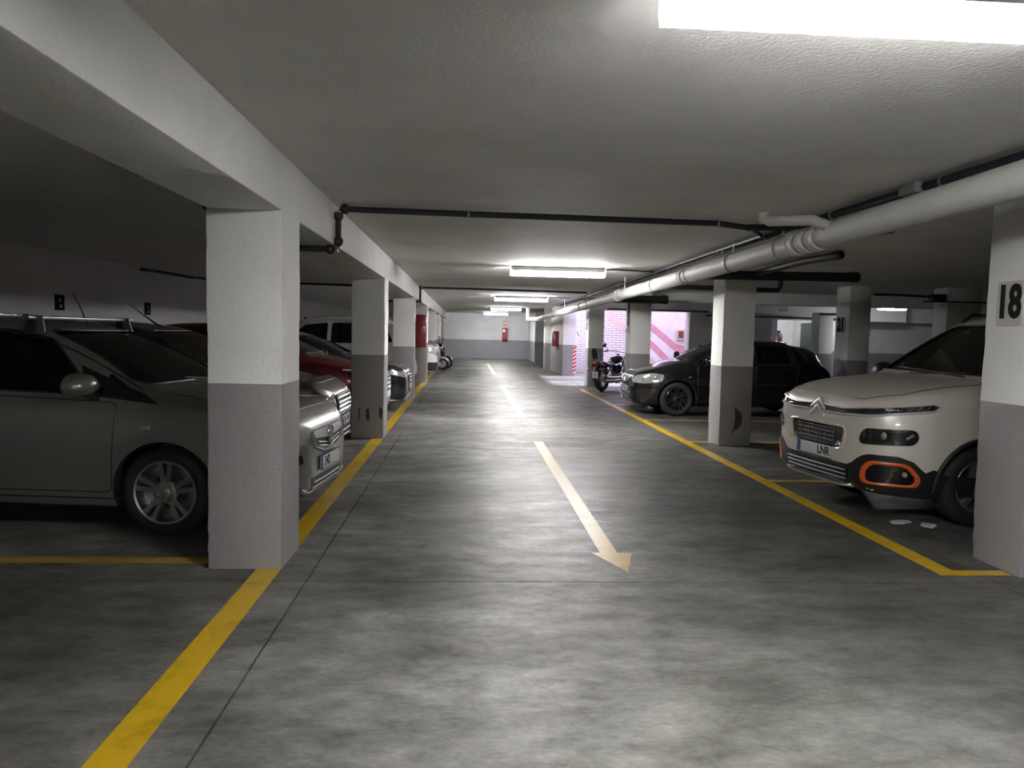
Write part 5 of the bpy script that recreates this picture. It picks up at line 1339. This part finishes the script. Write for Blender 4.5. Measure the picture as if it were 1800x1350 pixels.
    for sy in (1, -1):
        fk.tube([(1.62, sy*.10, .32), (1.50, sy*.10, .62)], .028, 10).tube([(1.50, sy*.10, .62), (1.36, sy*.10, .98)], .020, 10)
    fk.build('fork', M_chrome, root)
    MB().lathe([(0, 1.42), (.05, 1.43), (.085, 1.50), (.09, 1.56), (.08, 1.57), (0, 1.575)], 24, 'X', (0, 0, .88)).build('headlamp', M_chrome, root)
    hb = MB().tube([(1.02, .43, 1.06), (1.12, .40, 1.075), (1.30, .24, 1.07), (1.36, .08, 1.02), (1.36, -.08, 1.02), (1.30, -.24, 1.07), (1.12, -.40, 1.075), (1.02, -.43, 1.06)], .013, 8).build('handlebar', M_chrome, root)
    for sy in (1, -1):
        MB().tube([(1.00, sy*.436, 1.058), (1.13, sy*.397, 1.075)], .019, 10).build('grip', M_blackpl, hb)
        MB().tube([(1.16, sy*.38, 1.10), (1.10, sy*.46, 1.07)], .010, 6).build('lever', M_blackpl, hb)
        m = MB().tube([(1.16, sy*.38, 1.08), (1.12, sy*.43, 1.17), (1.10, sy*.46, 1.20)], .006, 6).build('mirror_stalk', M_chrome, hb)
        MB().lathe([(0, 1.075), (.05, 1.078), (.066, 1.09), (.06, 1.105), (0, 1.12)], 20, 'X', (0, sy*.47, 1.235)).build('mirror', M_blackpl if True else M_chrome, hb)
    # footboard, kickstand
    MB().tube([(.60, -.16, .26), (.98, -.17, .27)], .024, 8).tube([(.60, .16, .26), (.98, .17, .27)], .024, 8).build('footboard', M_chrome, root)
    MB().tube([(.62, .13, .22), (.52, .24, .02), (.44, .25, .015)], .012, 6).build('kickstand', M_steel, root)
    return root
bk = make_cruiser('black cruiser motorcycle seen from behind, beside the ramp opening')
bk.location = (3.62, 20.1, 0); bk.rotation_euler = (R(-3), 0, R(52))
b2 = copy_tree(bk)
b2['label'] = 'motorcycle hidden by the black hatchback, only its mirror and lever showing'
b2.location = (5.28, 18.05, 0); b2.rotation_euler = (0, 0, R(35))

def make_scooter(label, body):
    root = empty('scooter', (0, 0, 0), 0, label, 'scooter', 'scooters by the far left pillars')
    spoke_wheel('rear_wheel', .24, .13, (0, 0, .24), root, .15); spoke_wheel('front_wheel', .24, .12, (1.28, 0, .24), root, .15)
    tail = []
    for x, w, z0, z1 in ((-.38, .05, .62, .72), (-.25, .14, .48, .76), (.0, .17, .40, .76), (.3, .17, .36, .72), (.45, .12, .30, .62)):
        zc_, hz = (z0 + z1)/2, (z1 - z0)/2
        tail.append([(x, w*math.cos(a), zc_ + hz*math.sin(a)) for a in np.linspace(0, 2*math.pi, 21)[:-1]])
    MB().sections(tail).build('rear_body', body, root, smooth=60)
    MB().prism(fillet([(.35, .26), (.95, .24), (1.05, .34), (.95, .34), (.40, .34)], .03), 'Y', -.16, .16).build('footboard', M_blackpl, root, smooth=40)
    sh = []
    for z, x, w in ((.30, 1.02, .14), (.45, 1.12, .22), (.75, 1.10, .24), (.92, 1.04, .20), (1.0, 1.0, .12)):
        sh.append([(x + .09*math.cos(a), w*math.sin(a), z) for a in np.linspace(0, 2*math.pi, 21)[:-1]])
    MB().sections(sh).build('leg_shield', body, root, smooth=60)
    fender(.28, .15, R(30), R(150), (1.28, 0, .24), root, body, 'front_fender')
    MB().sections([[(x + .0, y*k, z) for y in (-.19, .19)] + [(x - .008, y*k, z) for y in (.19, -.19)] for x, z, k in ((1.10, .98, 1), (1.0, 1.18, .95), (.92, 1.34, .7))]).build('windshield', G_clear, root)
    MB().prism(fillet([(-.35, .74), (.38, .70), (.42, .78), (.1, .80), (-.30, .86)], .03), 'Y', -.14, .14).build('seat', M_blackpl, root, smooth=40, bevel=.02)
    hb = MB().tube([(.92, .34, 1.03), (1.0, .1, 1.04), (1.0, -.1, 1.04), (.92, -.34, 1.03)], .018, 8).build('handlebar', M_blackpl, root)
    for sy in (1, -1):
        MB().tube([(.96, sy*.25, 1.04), (.96, sy*.34, 1.20)], .008, 6).ball((.96, sy*.36, 1.24), (.02, .065, .05)).build('mirror', M_blackpl, hb)
    MB().ball((1.19, 0, .82), (.05, .10, .07)).build('headlamp', M_lens, root)
    MB().tube([(1.28, .07, .24), (1.15, .06, .6)], .022, 8).tube([(1.28, -.07, .24), (1.15, -.06, .6)], .022, 8).build('fork', M_blackpl, root)
    MB().tube([(.3, -.12, .2), (-.2, -.2, .3), (-.35, -.2, .34)], [.03, .05, .05], 10).build('exhaust', M_blackpl, root)
    return root
s1 = make_scooter('white and black scooter, nose out, beyond the fifth left pillar', P_white)
s1.location = (-2.18, 29.6, 0)
s2 = make_scooter('dark scooter beside the white one, near the far left pillars', P_navy)
s2.location = (-2.05, 30.9, 0); 

# floor glare under the beige car, modelled as thin white pieces
for i, (x, y, a, t) in enumerate(((3.62, 6.06, .4, 'left'), (3.80, 5.95, 1.1, 'right'))):
    rr = random.Random(i); n = 9
    o = MB().prism([(.10*math.cos(q)*(.7 + .5*rr.random()), .06*math.sin(q)*(.7 + .5*rr.random())) for q in np.linspace(0, 2*math.pi, n + 1)[:-1]], 'Z', .0005, .006).build('glare_spot', M_whitepl, smooth=0)
    o.location = (x, y, 0); o.rotation_euler = (0, 0, a)
    tag(o, 'white piece standing for floor glare under the beige car, the %s one' % t, 'litter', 'floor glare spots under the beige car')
